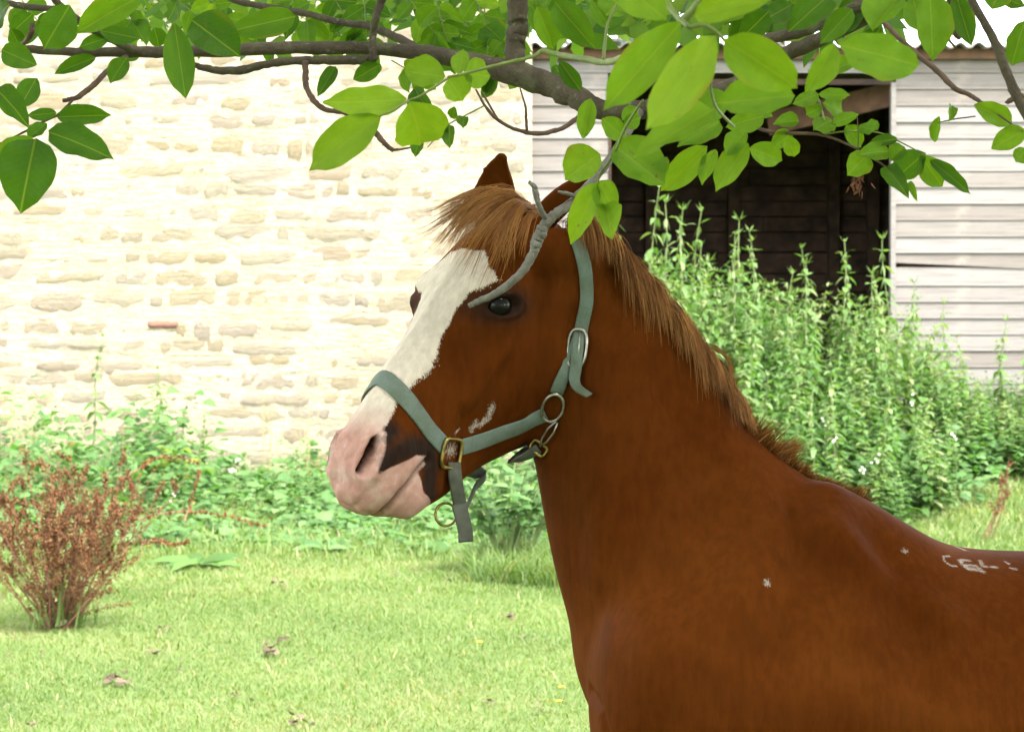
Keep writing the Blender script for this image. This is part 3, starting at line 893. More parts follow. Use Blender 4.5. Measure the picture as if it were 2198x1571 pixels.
def make_horse_mesh():
    V, F = [], []
    def loft(rings, cap=True):
        n = len(rings[0]); b = len(V)
        for r in rings: V.extend(r)
        for i in range(len(rings) - 1):
            for k in range(n):
                k2 = (k + 1) % n
                F.append((b + i * n + k, b + i * n + k2, b + (i + 1) * n + k2, b + (i + 1) * n + k))
        if cap:
            F.append(tuple(b + k for k in range(n - 1, -1, -1)))
            F.append(tuple(b + (len(rings) - 1) * n + k for k in range(n)))
    # ---- head: sections (s, dorsal t, ventral t, half widths at five heights)
    HS = [(-.035, -.05, -.17, .030, .045, .05, .045, .03),
          (.00, -.018, -.20, .042, .062, .066, .06, .04),
          (.04, -.002, -.225, .050, .074, .076, .066, .045),
          (.085, .008, -.248, .058, .084, .084, .075, .05),
          (.13, .010, -.262, .066, .093, .09, .082, .055),
          (.18, .006, -.266, .066, .096, .092, .085, .056),
          (.23, .001, -.260, .054, .080, .087, .080, .052),
          (.28, -.004, -.246, .045, .066, .076, .070, .047),
          (.33, -.008, -.226, .040, .056, .065, .058, .042),
          (.38, -.010, -.205, .037, .051, .056, .050, .038),
          (.43, -.012, -.190, .036, .051, .055, .048, .036),
          (.475, -.013, -.186, .038, .056, .060, .050, .036),
          (.515, -.020, -.172, .037, .057, .060, .051, .036),
          (.545, -.030, -.152, .035, .053, .056, .048, .033),
          (.572, -.044, -.128, .031, .046, .047, .040, .027),
          (.590, -.062, -.108, .018, .028, .030, .025, .016)]
    HS = [(a * .922, d * 1.0 + .006 + .008 * math.exp(-((a - .37) / .09) ** 2), v * 1.07 - .024 * math.exp(-((a - .29) / .09) ** 2) - .013 * math.exp(-((a - .42) / .06) ** 2), *[x * (1.07 + .05 * math.exp(-((a - .33) / .1) ** 2)) for x in r]) for a, d, v, *r in HS]
    st = catmull(HS, 46)
    rings = []
    for r in st:
        s, d, v = r[:3]; w = r[3:]
        fr = np.array([0, .08, .22, .45, .70, .92, 1.0])
        ww = np.array([0, w[0], w[1], w[2], w[3], w[4], 0])
        half = catmull(np.stack([fr, ww], 1), 15)
        ring = [hp(s, d + (v - d) * f, max(0, l)) for f, l in half]
        ring += [hp(s, d + (v - d) * f, -max(0, l)) for f, l in half[-2:0:-1]]
        rings.append(ring)
    loft(rings)
    # ---- neck: (crest pixel, throat pixel, depth, half width, yaw share of head)
    NK = [(1190, 500, 1120, 760, 3.56, .040, 0.95),
          (1258, 505, 1145, 915, 3.585, .062, 0.85),
          (1332, 560, 1160, 1000, 3.60, .074, 0.72),
          (1405, 642, 1172, 1070, 3.595, .084, 0.60),
          (1476, 735, 1186, 1155, 3.59, .096, 0.46),
          (1540, 825, 1206, 1250, 3.59, .112, 0.34),
          (1598, 915, 1233, 1352, 3.59, .133, 0.22),
          (1665, 975, 1245, 1450, 3.59, .158, 0.10),
          (1735, 1022, 1275, 1540, 3.60, .180, 0.0)]
    st = catmull(NK, 40)
    rings = []
    for cu, cv, tu, tv, Y, w, k in st:
        c, t = P(cu, cv, Y), P(tu, tv, Y)
        yaw = BYAW + (HYAW - BYAW) * k
        lat = Vector((math.sin(yaw), -math.cos(yaw), 0))
        up = (c - t); hgt = up.length; up.normalize()
        mid = t + up * hgt * .46
        ring = []
        for a in range(32):
            ph = 2 * math.pi * a / 32
            cc, ss = math.cos(ph), math.sin(ph)
            hv = hgt * .54 if cc > 0 else hgt * .46
            z = math.copysign(abs(cc) ** .95, cc) * hv
            x = math.copysign(abs(ss) ** .9, ss) * w * (1 - .42 * max(cc, 0) ** 1.3)
            ring.append(mid + up * z + lat * x)
        rings.append(ring)
    loft(rings)
    # ---- trunk: q along the back from the breast, top, bottom, half width, top taper
    fwd = Vector((math.cos(BYAW), math.sin(BYAW), 0))
    blat = Vector((math.sin(BYAW), -math.cos(BYAW), 0))
    C0 = Vector((.127, 3.50, 0))
    TR = [(.0, 1.00, .84, .05, 0), (.03, 1.06, .79, .11, 0), (.09, 1.11, .74, .155, 0),
          (.18, 1.17, .70, .185, -.05), (.28, 1.245, .675, .205, -.2), (.36, 1.256, .665, .215, -.34),
          (.43, 1.234, .66, .225, -.36), (.50, 1.193, .655, .235, -.28), (.58, 1.154, .65, .245, -.18),
          (.70, 1.141, .645, .255, -.12), (.85, 1.140, .65, .262, -.1), (1.0, 1.155, .67, .255, -.1),
          (1.15, 1.178, .71, .245, -.12), (1.28, 1.18, .76, .232, -.15), (1.40, 1.14, .80, .2, -.15),
          (1.48, 1.07, .84, .15, 0), (1.52, 1.0, .9, .07, 0)]
    rings = []
    for q, zt, zb, w, k in catmull(TR, 60):
        zc = zb + (zt - zb) * .47
        ring = []
        for a in range(36):
            ph = 2 * math.pi * a / 36
            cc, ss = math.cos(ph), math.sin(ph)
            z = zc + cc * ((zt - zc) if cc > 0 else (zc - zb))
            x = math.copysign(abs(ss) ** .92, ss) * w * (1 + k * max(cc, 0))
            p = C0 + fwd * q + blat * x
            ring.append(Vector((p.x, p.y, z)))
        rings.append(ring)
    loft(rings)
    # ---- legs
    def leg(path):
        st = catmull(path, 26)
        rings = []
        for q, l, z, rx, ry in st:
            p = C0 + fwd * q + blat * l
            rings.append([Vector((p.x, p.y, z)) + fwd * rx * math.cos(a * math.pi / 8) + blat * ry * math.sin(a * math.pi / 8) for a in range(16)])
        loft(rings)
    for sgn in (-1, 1):
        leg([(.22, .10 * sgn, .95, .13, .08), (.20, .115 * sgn, .80, .10, .075), (.19, .12 * sgn, .66, .075, .06), (.20, .12 * sgn, .50, .05, .045),
             (.20, .12 * sgn, .42, .042, .04), (.205, .12 * sgn, .36, .03, .028), (.205, .12 * sgn, .20, .026, .024),
             (.20, .12 * sgn, .14, .035, .032), (.185, .12 * sgn, .09, .032, .032), (.17, .12 * sgn, .055, .045, .045), (.16, .12 * sgn, .004, .058, .055)])
        leg([(1.33, .11 * sgn, 1.0, .16, .10), (1.32, .125 * sgn, .84, .14, .09), (1.30, .13 * sgn, .70, .10, .07), (1.36, .13 * sgn, .56, .065, .05),
             (1.44, .13 * sgn, .46, .052, .04), (1.45, .13 * sgn, .40, .045, .036), (1.435, .13 * sgn, .34, .034, .03), (1.425, .13 * sgn, .20, .029, .026),
             (1.42, .13 * sgn, .14, .037, .034), (1.40, .13 * sgn, .09, .033, .033), (1.38, .13 * sgn, .055, .046, .046), (1.37, .13 * sgn, .004, .058, .055)])
    # ---- poll, joining head and neck
    for (u, v, Y, rx, rz) in ((1218, 548, 3.565, .043, .046), (1185, 535, 3.55, .038, .040), (1240, 556, 3.575, .050, .054)):
        c = P(u, v, Y)
        rings = []
        for i in range(1, 10):
            a = math.pi * i / 10
            rings.append([c + Vector((math.cos(b * math.pi / 8) * math.sin(a) * rx, math.sin(b * math.pi / 8) * math.sin(a) * rx, -math.cos(a) * rz)) for b in range(16)])
        loft(rings)
    # ---- ears: crescent sections from base to tip
    def ear(base, tip, front, wmax):
        ax = (tip - base); L = ax.length; ax.normalize()
        front = (front - ax * front.dot(ax)).normalized()
        side = ax.cross(front)
        rings = []
        for i in range(15):
            f = i / 14.0
            w = wmax * (math.sin(math.pi * min(.985, .36 + .64 * f)) ** .9) + .003
            c = base + ax * (L * f) + front * (-.010 * math.sin(math.pi * f))
            ring = []
            for k in range(20):
                a = 2 * math.pi * k / 20
                x = math.cos(a) * w
                y = math.sin(a) * w * .62
                if y > 0: y = y * .15 - (.25 + .55 * f * (1 - f) * 2) * w * max(0, (1 - (x / w) ** 2)) * .5
                ring.append(c + side * x + front * (y + (.0045 if math.sin(a) > 0 else -.0045)))
            rings.append(ring)
        loft(rings)
    ear(hp(.02, -.035, -.062), P(1077, 331, 3.62), Vector((-.35, -1, 0)), .042)
    ear(hp(.005, -.035, .066), P(1286, 362, 3.50), hh * .6 + HL * .9, .025)
    return V, F

def smooth_np(co, edges, it, lam=.5, mu=-.53, mask=None):
    n = len(co)
    deg = np.bincount(edges.ravel(), minlength=n).astype(float)[:, None]
    for i in range(it):
        for f in ((lam, mu) if mu else (lam,)):
            acc = np.zeros_like(co)
            for k in range(3):
                acc[:, k] = np.bincount(edges[:, 0], co[edges[:, 1], k], n) + np.bincount(edges[:, 1], co[edges[:, 0], k], n)
            d = (acc / deg - co) * f
            if mask is not None: d *= mask[:, None]
            co = co + d
    return co

_v, _f = make_horse_mesh()
tmp = bpy.data.meshes.new('tmp')
tmp.from_pydata([tuple(v) for v in _v], [], _f)
tmp.update()
bm = bmesh.new(); bm.from_mesh(tmp)
bmesh.ops.recalc_face_normals(bm, faces=bm.faces)
bm.to_mesh(tmp); bm.free()
horse = link('horse', tmp)
md = horse.modifiers.new('r', 'REMESH')
md.mode = 'VOXEL'
md.voxel_size = 0.0042
md.use_smooth_shade = True
dg = bpy.context.evaluated_depsgraph_get()
ev = horse.evaluated_get(dg)
hm = bpy.data.meshes.new_from_object(ev)
horse.modifiers.clear()
horse.data = hm
hm.name = 'horse'
nv = len(hm.vertices)
co = np.empty(nv * 3, np.float32); hm.vertices.foreach_get('co', co); co = co.reshape(-1, 3).astype(float)
ed = np.empty(len(hm.edges) * 2, np.int32); hm.edges.foreach_get('vertices', ed); ed = ed.reshape(-1, 2)
def loc_np(co):
    d = co - np.array(HO)
    return d @ np.array(HA), d @ np.array(HD), d @ np.array(HL)
S_, T_, L_ = loc_np(co)
# ears keep their crisp edges, everything else is smoothed
earm = np.clip((T_ - .025) / .02, 0, 1) * (S_ < .06) * (S_ > -.16) * (np.abs(L_) < .2)
headm = np.clip((S_ - .02) / .05, 0, 1) * (np.abs(L_) < .13) * (T_ > -.29)
co = smooth_np(co, ed, 6, .5, -.52, 1 - .8 * earm)
co = smooth_np(co, ed, 50, .5, 0, (1 - earm) * (1 - .94 * headm))

jb = np.full(nv, 9.0)
_pl = [np.array(P(*q)) for q in ((1190, 440, 3.50), (1195, 520, 3.49), (1205, 640, 3.48), (1200, 760, 3.48), (1175, 880, 3.5), (1130, 950, 3.53), (1200, 480, 3.56))]
for a_, b_ in zip(_pl[:-2], _pl[1:-1]):
    ab = b_ - a_
    t_ = np.clip((co - a_) @ ab / (ab @ ab), 0, 1)
    jb = np.minimum(jb, np.linalg.norm(co - a_ - t_[:, None] * ab, axis=1))
jm = np.exp(-(jb / .055) ** 2) * (1 - earm)
jm = np.maximum(jm, np.exp(-(np.linalg.norm(co - np.array(P(1300, 1430, 3.42)), axis=1) / .13) ** 2))
co = smooth_np(co, ed, 110, .55, 0, jm)
# ---- sculpt the head
hm.polygons.foreach_get  # (mesh kept from the remesh)
tri = np.array([p.vertices[:] if len(p.vertices) == 4 else (*p.vertices[:], p.vertices[2]) for p in hm.polygons], np.int64)
def vnormals(co):
    a, b, c, d = (co[tri[:, i]] for i in range(4))
    fn = np.cross(c - a, d - b)
    n = np.zeros_like(co)
    for i in range(4):
        for k in range(3):
            n[:, k] += np.bincount(tri[:, i], fn[:, k], len(co))
    return n / (np.linalg.norm(n, axis=1)[:, None] + 1e-12)
def make_bvh(co):
    return BVHTree.FromPolygons([tuple(c) for c in co], [tuple(t) for t in tri])
bvh = make_bvh(co)
def hit(u, v):
    r = bvh.ray_cast(CAM, raydir(u, v))
    return r[0]
def hits(*uv):
    return [h for h in (hit(u, v) for u, v in uv) if h is not None]
def dpoly(co, pts, mirror=True):
    """distance of every vertex to a polyline of points, and to its mirror on the far side of the head"""
    best = np.full(len(co), 9.0)
    sets = [[np.array(p) for p in pts]]
    if mirror:
        sets.append([np.array(Vector(p) - HL * 2 * hloc(p)[2]) for p in pts])
    for pl in sets:
        if len(pl) == 1:
            best = np.minimum(best, np.linalg.norm(co - pl[0], axis=1))
        for a, b in zip(pl[:-1], pl[1:]):
            ab = b - a
            t = np.clip((co - a) @ ab / (ab @ ab + 1e-12), 0, 1)
            best = np.minimum(best, np.linalg.norm(co - a - t[:, None] * ab, axis=1))
    return best
def sdpoly(x, y, poly):
    """signed distance to a closed 2-D polygon, positive inside"""
    poly = np.array(poly, float)
    d = np.full(len(x), 9.0); ins = np.zeros(len(x), bool)
    for (ax, ay), (bx, by) in zip(poly, np.roll(poly, -1, 0)):
        ex, ey = bx - ax, by - ay
        t = np.clip(((x - ax) * ex + (y - ay) * ey) / (ex * ex + ey * ey + 1e-12), 0, 1)
        d = np.minimum(d, np.hypot(x - ax - t * ex, y - ay - t * ey))
        cr = ((ay > y) != (by > y)) & (x < ex * (y - ay) / (ey + 1e-12) + ax)
        ins ^= cr
    return np.where(ins, d, -d)
S_, T_, L_ = loc_np(co)
onhead = (S_ > -.01) & (S_ < .62) & (np.abs(L_) < .14) & (T_ > -.30) & (T_ < .04)
AL = np.abs(L_)
sl = np.clip((AL - .015) / .02, 0, 1) * onhead       # side faces of the head
nrm = vnormals(co)
lat = np.outer(np.sign(L_), np.array(HL))
def g2(s0, t0, rs, rt): return np.exp(-((S_ - s0) / rs) ** 2 - ((T_ - t0) / rt) ** 2) * sl
disp = np.zeros(nv)
disp += .013 * g2(EYE_S - .018, EYE_T + .026, .034, .018)      # brow
disp += .007 * g2(EYE_S + .004, EYE_T, .045, .032)
disp -= .010 * g2(EYE_S - .072, EYE_T + .012, .022, .020)      # hollow above the eye
disp += .008 * g2(.175, -.190, .075, .060)                     # cheek muscle
disp -= .006 * g2(.285, -.052, .055, .018)
disp += .010 * g2(.455, -.060, .032, .030)                     # nostril flare
disp -= .005 * g2(.40, -.095, .035, .03)
co = co + nrm * disp[:, None]
bvh = make_bvh(co)
crest = [hp(s, t, .075) for s, t in ((.225, -.100), (.27, -.104), (.32, -.106))]
crest = [bvh.find_nearest(p)[0] for p in crest]
nrm = vnormals(co)
co = co + nrm * (.007 * np.exp(-(dpoly(co, crest) / .016) ** 2))[:, None]
# mouth, chin, nostril, wrinkles
nrm = vnormals(co)
PM = hits((922, 985), (893, 1015), (858, 1058), (828, 1092), (800, 1108))
PN = hits((812, 946), (800, 968), (790, 992), (781, 1010))
dm = dpoly(co, PM)
d = -.0120 * np.exp(-(dm / .0055) ** 2)
d += .004 * np.exp(-(dpoly(co, hits((880, 1005), (840, 1048), (800, 1085))) / .014) ** 2)
d += .010 * np.exp(-(dpoly(co, hits((898, 1075), (875, 1098))) / .022) ** 2)
d += .006 * np.exp(-(dpoly(co, hits((745, 1075), (770, 1085))) / .016) ** 2)
d -= .004 * np.exp(-(dpoly(co, hits((735, 1030), (760, 1040))) / .014) ** 2)
dn = dpoly(co, PN)
d += .0055 * np.exp(-(dpoly(co, hits((790, 940), (772, 975), (764, 1005), (772, 1020))) / .008) ** 2)
d += .0095 * np.exp(-(dpoly(co, hits((828, 940), (829, 970), (822, 1000), (808, 1022))) / .009) ** 2)
for x0, y0, x1, y1 in ((730, 950, 738, 1035), (748, 945, 752, 1040), (763, 935, 758, 1000), (795, 1050, 760, 1085), (838, 1000, 800, 1040)):
    d -= .0028 * np.exp(-(dpoly(co, hits((x0, y0), ((x0 + x1) / 2 + 2, (y0 + y1) / 2), (x1, y1))) / .0045) ** 2)
co = co + nrm * d[:, None]
inn = np.clip(1 - dn / .0105, 0, 1)
co = co - (lat * .8 + nrm * .4) * (np.clip(inn * 1.8, 0, 1) * .024)[:, None] + np.array(HD) * (.006 * inn)[:, None]
# eye opening
bvh = make_bvh(co)
EC = hit(1087, 656)
S_, T_, L_ = loc_np(co)
es, et, el = hloc(EC)
vx = np.array(hloc(hit(1120, 654))) - np.array(hloc(hit(1056, 658)))
ea = math.atan2(vx[1], vx[0])
x = (S_ - es) * math.cos(ea) + (T_ - et) * math.sin(ea)
y = -(S_ - es) * math.sin(ea) + (T_ - et) * math.cos(ea)
if (np.array(HD) @ np.array(HD)) and math.cos(ea) < 0: y = -y      # y > 0 towards the forehead
nearside = (np.abs(L_) > .05) & onhead
e = np.sqrt((x / .0245) ** 2 + (y / np.where(y > 0, .0150, .0135)) ** 2)
nrm = vnormals(co)
rim = np.exp(-((e - 1.25) / .26) ** 2) * np.where(y > 0, .0062, .0036) * nearside
rim += np.exp(-((e - 1.9) / .25) ** 2) * np.where(y > 0, -.0030, -.0012) * nearside
cut = np.where((e < 1.08) & nearside, (1 - np.clip(e, 0, 1.08) ** 3 / 1.26) * .012, 0)
co = co + nrm * rim[:, None] - lat * cut[:, None]
co = smooth_np(co, ed, 3, .5, -.52)
S_, T_, L_ = loc_np(co)
# shoulder and neck modelling
bvh = make_bvh(co)
nrm = vnormals(co)
def rel(amount, rad, *uv):
    global co
    co = co + nrm * (1.7 * amount * np.exp(-(dpoly(co, hits(*uv), False) / rad) ** 2))[:, None]
rel(-.010, .030, (1250, 700), (1215, 850), (1180, 940))                    # behind the jaw
rel(.012, .06, (1640, 1120), (1560, 1280), (1430, 1460))                    # shoulder blade
rel(-.009, .035, (1700, 1100), (1715, 1230), (1650, 1400))
rel(.008, .05, (1330, 800), (1300, 1000), (1320, 1200), (1390, 1380))       # neck muscle
rel(-.008, .045, (1450, 850), (1480, 1000), (1540, 1120))
rel(.007, .04, (1780, 1060), (1800, 1180), (1860, 1330))
rel(-.006, .030, (1900, 1190), (1960, 1330), (1990, 1480))
rel(-.0035, .008, (1648, 1090), (1652, 1150), (1650, 1210))
rel(-.0030, .007, (1690, 1085), (1700, 1140), (1712, 1190))
rel(.0030, .009, (1668, 1085), (1676, 1150), (1680, 1200))
rel(.007, .028, (1745, 1120), (1835, 1185), (1935, 1265), (2040, 1330))
rel(-.006, .035, (1730, 1190), (1820, 1265), (1920, 1345))
rel(.004, .03, (1300, 1150), (1290, 1280), (1320, 1400))
rel(-.0045, .010, (1265, 1480), (1290, 1520), (1300, 1571))
co = smooth_np(co, ed, 1, .5, -.52)
bvh = make_bvh(co)
hm.vertices.foreach_set('co', co.astype(np.float32).ravel())
hm.update()
# ---- coat markings
S_, T_, L_ = loc_np(co)
AL = np.abs(L_)
bz = [hloc(p) for p in hits((1018, 538), (1040, 537), (1050, 570), (1072, 600), (1050, 616), (1005, 628), (980, 660), (965, 690), (950, 722), (935, 772), (915, 797), (885, 827), (852, 866), (835, 900), (826, 922))]
poly = [(b[0], b[2]) for b in bz] + [(.62, bz[-1][2])] + [(.62, -.06)] + [(b[0], -abs(b[2]) * .96) for b in bz[::-1]]
w_face = np.where((T_ > -.075) & onhead, sdpoly(S_, L_, poly), -1.0)
mz = [hloc(p) for p in hits((852, 866), (832, 900), (824, 925), (812, 938), (806, 960), (809, 1019), (835, 1005), (870, 990), (893, 977), (915, 978), (912, 996), (894, 1016), (904, 1032), (910, 1058), (924, 1076))]
poly = [(b[0], b[1]) for b in mz] + [(mz[-1][0] - .01, -.25), (.70, -.25), (.70, .06), (mz[0][0], .06)]
w_muz = np.where(onhead & (S_ > .3) & (AL > .0), sdpoly(S_, T_, poly), -1.0)
white = np.maximum(np.where(S_ < mz[1][0] + .01, w_face, -1.0), w_muz)
attr(horse, 'white', np.clip(white, -.05, .05))
pk = np.clip((S_ - .405 + .25 * np.clip(AL - .03, -.03, .03)) / .06, 0, 1) * onhead
attr(horse, 'pink', pk)
gr = np.clip(1.45 - dpoly(co, hits((836, 925), (820, 950), (816, 1000), (850, 975), (885, 958), (922, 965), (925, 1000), (922, 1050), (924, 1070))) / .019, 0, 1)
gr = np.maximum(gr, np.clip((inn - .15) * 2, 0, 1))
ey = np.where(nearside, np.exp(-(e / 2.15) ** 3), 0)
attr(horse, 'skin', np.clip(np.maximum(gr * (onhead), ey), 0, 1))
attr(horse, 'slit', np.clip(np.maximum(np.clip((inn - .3) * 2.5, 0, 1), np.exp(-(dm / .004) ** 2) * .8), 0, 1))
mk = np.full(nv, 9.0)
for pl, wd in (([(1057, 872), (1049, 893)], .0062), ([(1021, 905), (1012, 925)], .0045), ([(1040, 898), (1032, 915)], .0035), ([(985, 920), (978, 930)], .0022),
               ([(1050, 900), (1030, 912), (1010, 918)], .0040), ([(968, 965)], .012)):
    mk = np.minimum(mk, dpoly(co, hits(*pl), False) / wd)
for pl, wd in (([(2050, 1172), (2070, 1180)], .0055), ([(2068, 1201), (2060, 1203), (2066, 1211), (2077, 1220), (2096, 1222), (2110, 1226)], .0045),
               ([(2081, 1203), (2068, 1201)], .004), ([(2110, 1226), (2095, 1214), (2080, 1212), (2072, 1214)], .0035), ([(2104, 1203), (2109, 1214), (2117, 1216)], .0038),
               ([(2128, 1216), (2139, 1217)], .0035), ([(2158, 1205), (2165, 1210)], .0034), ([(2170, 1219), (2181, 1221)], .0034), ([(1943, 1182)], .0055), ([(1647, 1250)], .006),
               ([(2040, 1193), (2024, 1194), (2028, 1205), (2040, 1213), (2053, 1215)], .0024)):
    mk = np.minimum(mk, dpoly(co, hits(*pl), False) / wd)
attr(horse, 'mark', np.clip(1.5 - mk, -1, 1.5))
hoof = np.clip((.062 - co[:, 2]) / .012, 0, 1)
attr(horse, 'hoof', hoof)

m, nt, b = new_mat('chestnut coat')
n1 = noise(nt, 5.0, 4, .6)
n2 = noise(nt, 90.0, 3, .6, stretch=(1, 1, .25))
base = ramp(nt, n1, [(0.24, (.070, .0165, .0026)), (0.50, (.097, .0250, .0042)), (0.76, (.132, .0370, .0066))])
base = mix(nt, .42, base, ramp(nt, n2, [(0.3, (.55, .55, .55)), (0.7, (1.15, 1.15, 1.1))]), 'MULTIPLY')
fn = noise(nt, 420.0, 2, .7, stretch=(1, 1, .45))
fn0 = math_n(nt, 'MULTIPLY', math_n(nt, 'SUBTRACT', fn, .5), .010)
fn2 = math_n(nt, 'MULTIPLY', math_n(nt, 'SUBTRACT', noise(nt, 60.0, 3, .6), .5), .010)
damp = math_n(nt, 'SUBTRACT', 1.0, math_n(nt, 'MULTIPLY', attr_n(nt, 'pink').outputs['Fac'], .85))
wh = math_n(nt, 'ADD', attr_n(nt, 'white').outputs['Fac'], math_n(nt, 'MULTIPLY', math_n(nt, 'ADD', fn0, fn2), damp))
whm = math_n(nt, 'MULTIPLY_ADD', wh, 330.0, True)
whm.node.inputs[2].default_value = .5
skn = attr_n(nt, 'skin').outputs['Fac']
c = mix(nt, math_n(nt, 'MULTIPLY', skn, .93), base, ramp(nt, n2, [(.3, (.014, .010, .008)), (.7, (.026, .020, .017))]))
mkf = math_n(nt, 'MULTIPLY_ADD', math_n(nt, 'ADD', attr_n(nt, 'mark').outputs['Fac'], math_n(nt, 'MULTIPLY', math_n(nt, 'SUBTRACT', fn, .5), 3.6)), .9, True)
mkf.node.inputs[2].default_value = -.35
c = mix(nt, math_n(nt, 'MULTIPLY', mkf, .62), c, (.60, .55, .47))
pkc = ramp(nt, noise(nt, 28.0, 4, .6), [(.28, (.36, .180, .145)), (.5, (.48, .275, .225)), (.72, (.60, .43, .37))])
whc = ramp(nt, n2, [(.3, (.54, .465, .375)), (.7, (.70, .615, .51))])
wcol = mix(nt, attr_n(nt, 'pink').outputs['Fac'], whc, pkc)
c = mix(nt, whm, c, wcol)
c = mix(nt, attr_n(nt, 'slit').outputs['Fac'], c, (.035, .016, .012))
c = mix(nt, attr_n(nt, 'hoof').outputs['Fac'], c, (.09, .07, .055))
nt.links.new(c, b.inputs['Base Color'])
b.inputs['Roughness'].default_value = .62
b.inputs['Specular IOR Level'].default_value = .015
b.inputs['Specular Tint'].default_value = (1.0, .50, .20, 1)
b.inputs['Sheen Weight'].default_value = .0
b.inputs['Sheen Roughness'].default_value = .4
b.inputs['Sheen Tint'].default_value = (1, .75, .5, 1)
bump(nt, b, math_n(nt, 'ADD', n2, math_n(nt, 'MULTIPLY', fn, .6)), .22, .004)
hm.materials.clear(); hm.materials.append(m)
COAT = m
tag(horse, 'chestnut pony with white blaze and pink muzzle looking round under the walnut branch', 'horse')
# ---- eyes
m, nt, b = new_mat('eye')
b.inputs['Base Color'].default_value = (.006, .0045, .0035, 1)
b.inputs['Roughness'].default_value = .13
b.inputs['Specular IOR Level'].default_value = .22
for sg in (1, -1):
    bm = bmesh.new()
    bmesh.ops.create_uvsphere(bm, u_segments=24, v_segments=16, radius=.0215)
    me = bpy.data.meshes.new('eye'); bm.to_mesh(me); bm.free()
    me.polygons.foreach_set('use_smooth', np.ones(len(me.polygons), bool))
    o = link('eye', me, m, horse)
    o.location = hp(es, et, sg * (el - .0185))
# ---- hair
def hair_mat(name, lo, mid, hi):
    m, nt, b = new_mat(name)
    a = attr_n(nt, 'h').outputs['Fac']
    nt.links.new(ramp(nt, a, [(0.0, lo), (0.5, mid), (1.0, hi)]), b.inputs['Base Color'])
    b.inputs['Roughness'].default_value = .5
    b.inputs['Specular IOR Level'].default_value = .16
    return m
HAIR = hair_mat('flaxen chestnut hair', (.062, .019, .0032), (.185, .068, .0125), (.38, .180, .048))
def ribbon(strands, widths, tone, name, parent, mat=HAIR):
    """strands: (n, k, 3) -> one mesh of flat tapering hairs"""
    st = np.asarray(strands); n, k, _ = st.shape
    tn = np.gradient(st, axis=1)
    view = st - np.array(CAM)
    ref = np.array([.35, -.8, .45])
    sd = np.cross(tn, ref)
    sd /= np.linalg.norm(sd, axis=2)[..., None] + 1e-9
    tap = np.linspace(1, .15, k)[None, :, None] * np.asarray(widths)[:, None, None]
    a, b_ = st - sd * tap / 2, st + sd * tap / 2
    v = np.stack([a, b_], 2).reshape(-1, 3)
    i = (np.arange(n)[:, None] * k + np.arange(k - 1)[None]).ravel() * 2
    f = np.stack([i, i + 1, i + 3, i + 2], 1)
    o = mesh_np(name, v, f, mat, parent)
    tt = np.clip(np.asarray(tone)[:, None] + np.linspace(-.12, .22, k)[None], 0, 1)
    attr(o, 'h', np.repeat(tt.ravel(), 2))
    return tag(o, kind='stuff')
R = random.Random(5)
def push(p, off):
    q, nn, _, _ = bvh.find_nearest(p)
    d = p - q
    if d.dot(nn) < off: return q + nn * off
    return p
LATN = Vector((math.sin(.5), -math.cos(.5), 0))
def grow(root, v, L, k, grav, off, follow=True):
    pts = [root]
    p = root.copy(); step = L / (k - 1)
    for i in range(k - 1):
        v = (v + Vector((0, 0, -1)) * grav).normalized()
        p2 = p + v * step
        if follow: p2 = push(p2, off)
        v = (p2 - p).normalized() * .6 + v * .4
        p = p2; pts.append(p)
    return pts
def surf_crest(u, v, Y=3.59):
    """top of the crest near an image point: nearest surface point"""
    q, nn, _, _ = bvh.find_nearest(P(u, v, Y))
    return q, nn
crestpix = catmull([(1232, 478, 3.57), (1262, 500, 3.58), (1318, 545, 3.595), (1362, 592, 3.60), (1410, 645, 3.60), (1455, 702, 3.60), (1500, 765, 3.60), (1545, 830, 3.60), (1570, 868, 3.60)], 120)
st, wd, tn_ = [], [], []
NCL = 150
for ci in range(NCL):
    f = (ci + R.random()) / NCL
    u, v, Y = crestpix[int(f * 119)]
    q, nn = surf_crest(u, v, Y)
    back = .8 if f > .12 else .5
    L0 = R.uniform(.058, .110) * (1.12 if .25 < f < .75 else .95) * (0.75 if f > .93 else 1)
    tone = R.gauss(.42, .26)
    cv = LATN * R.uniform(.6, 1.0) + Vector((0, 0, 1)) * R.uniform(.15, .6) + Vector((R.uniform(-.22, .12), 0, 0))
    spread = R.uniform(.003, .009)
    lay = R.uniform(.004, .016)
    for k in range(34):
        off = Vector((R.gauss(0, 1), R.gauss(0, 1), R.gauss(0, .7))) * spread
        rt = push(q + off + LATN * R.uniform(-.02, .006), .001)
        vv = (cv + off * 8 + Vector((R.gauss(0, .05), R.gauss(0, .05), R.gauss(0, .05)))).normalized()
        pts = grow(rt, vv, L0 * R.uniform(.72, 1.08), 9, .42, lay + R.uniform(0, .004))
        tip = q + off
        st.append([tuple(p) for p in pts]); wd.append(R.uniform(.0008, .0016)); tn_.append(min(1, max(0, tone + R.gauss(0, .12))))
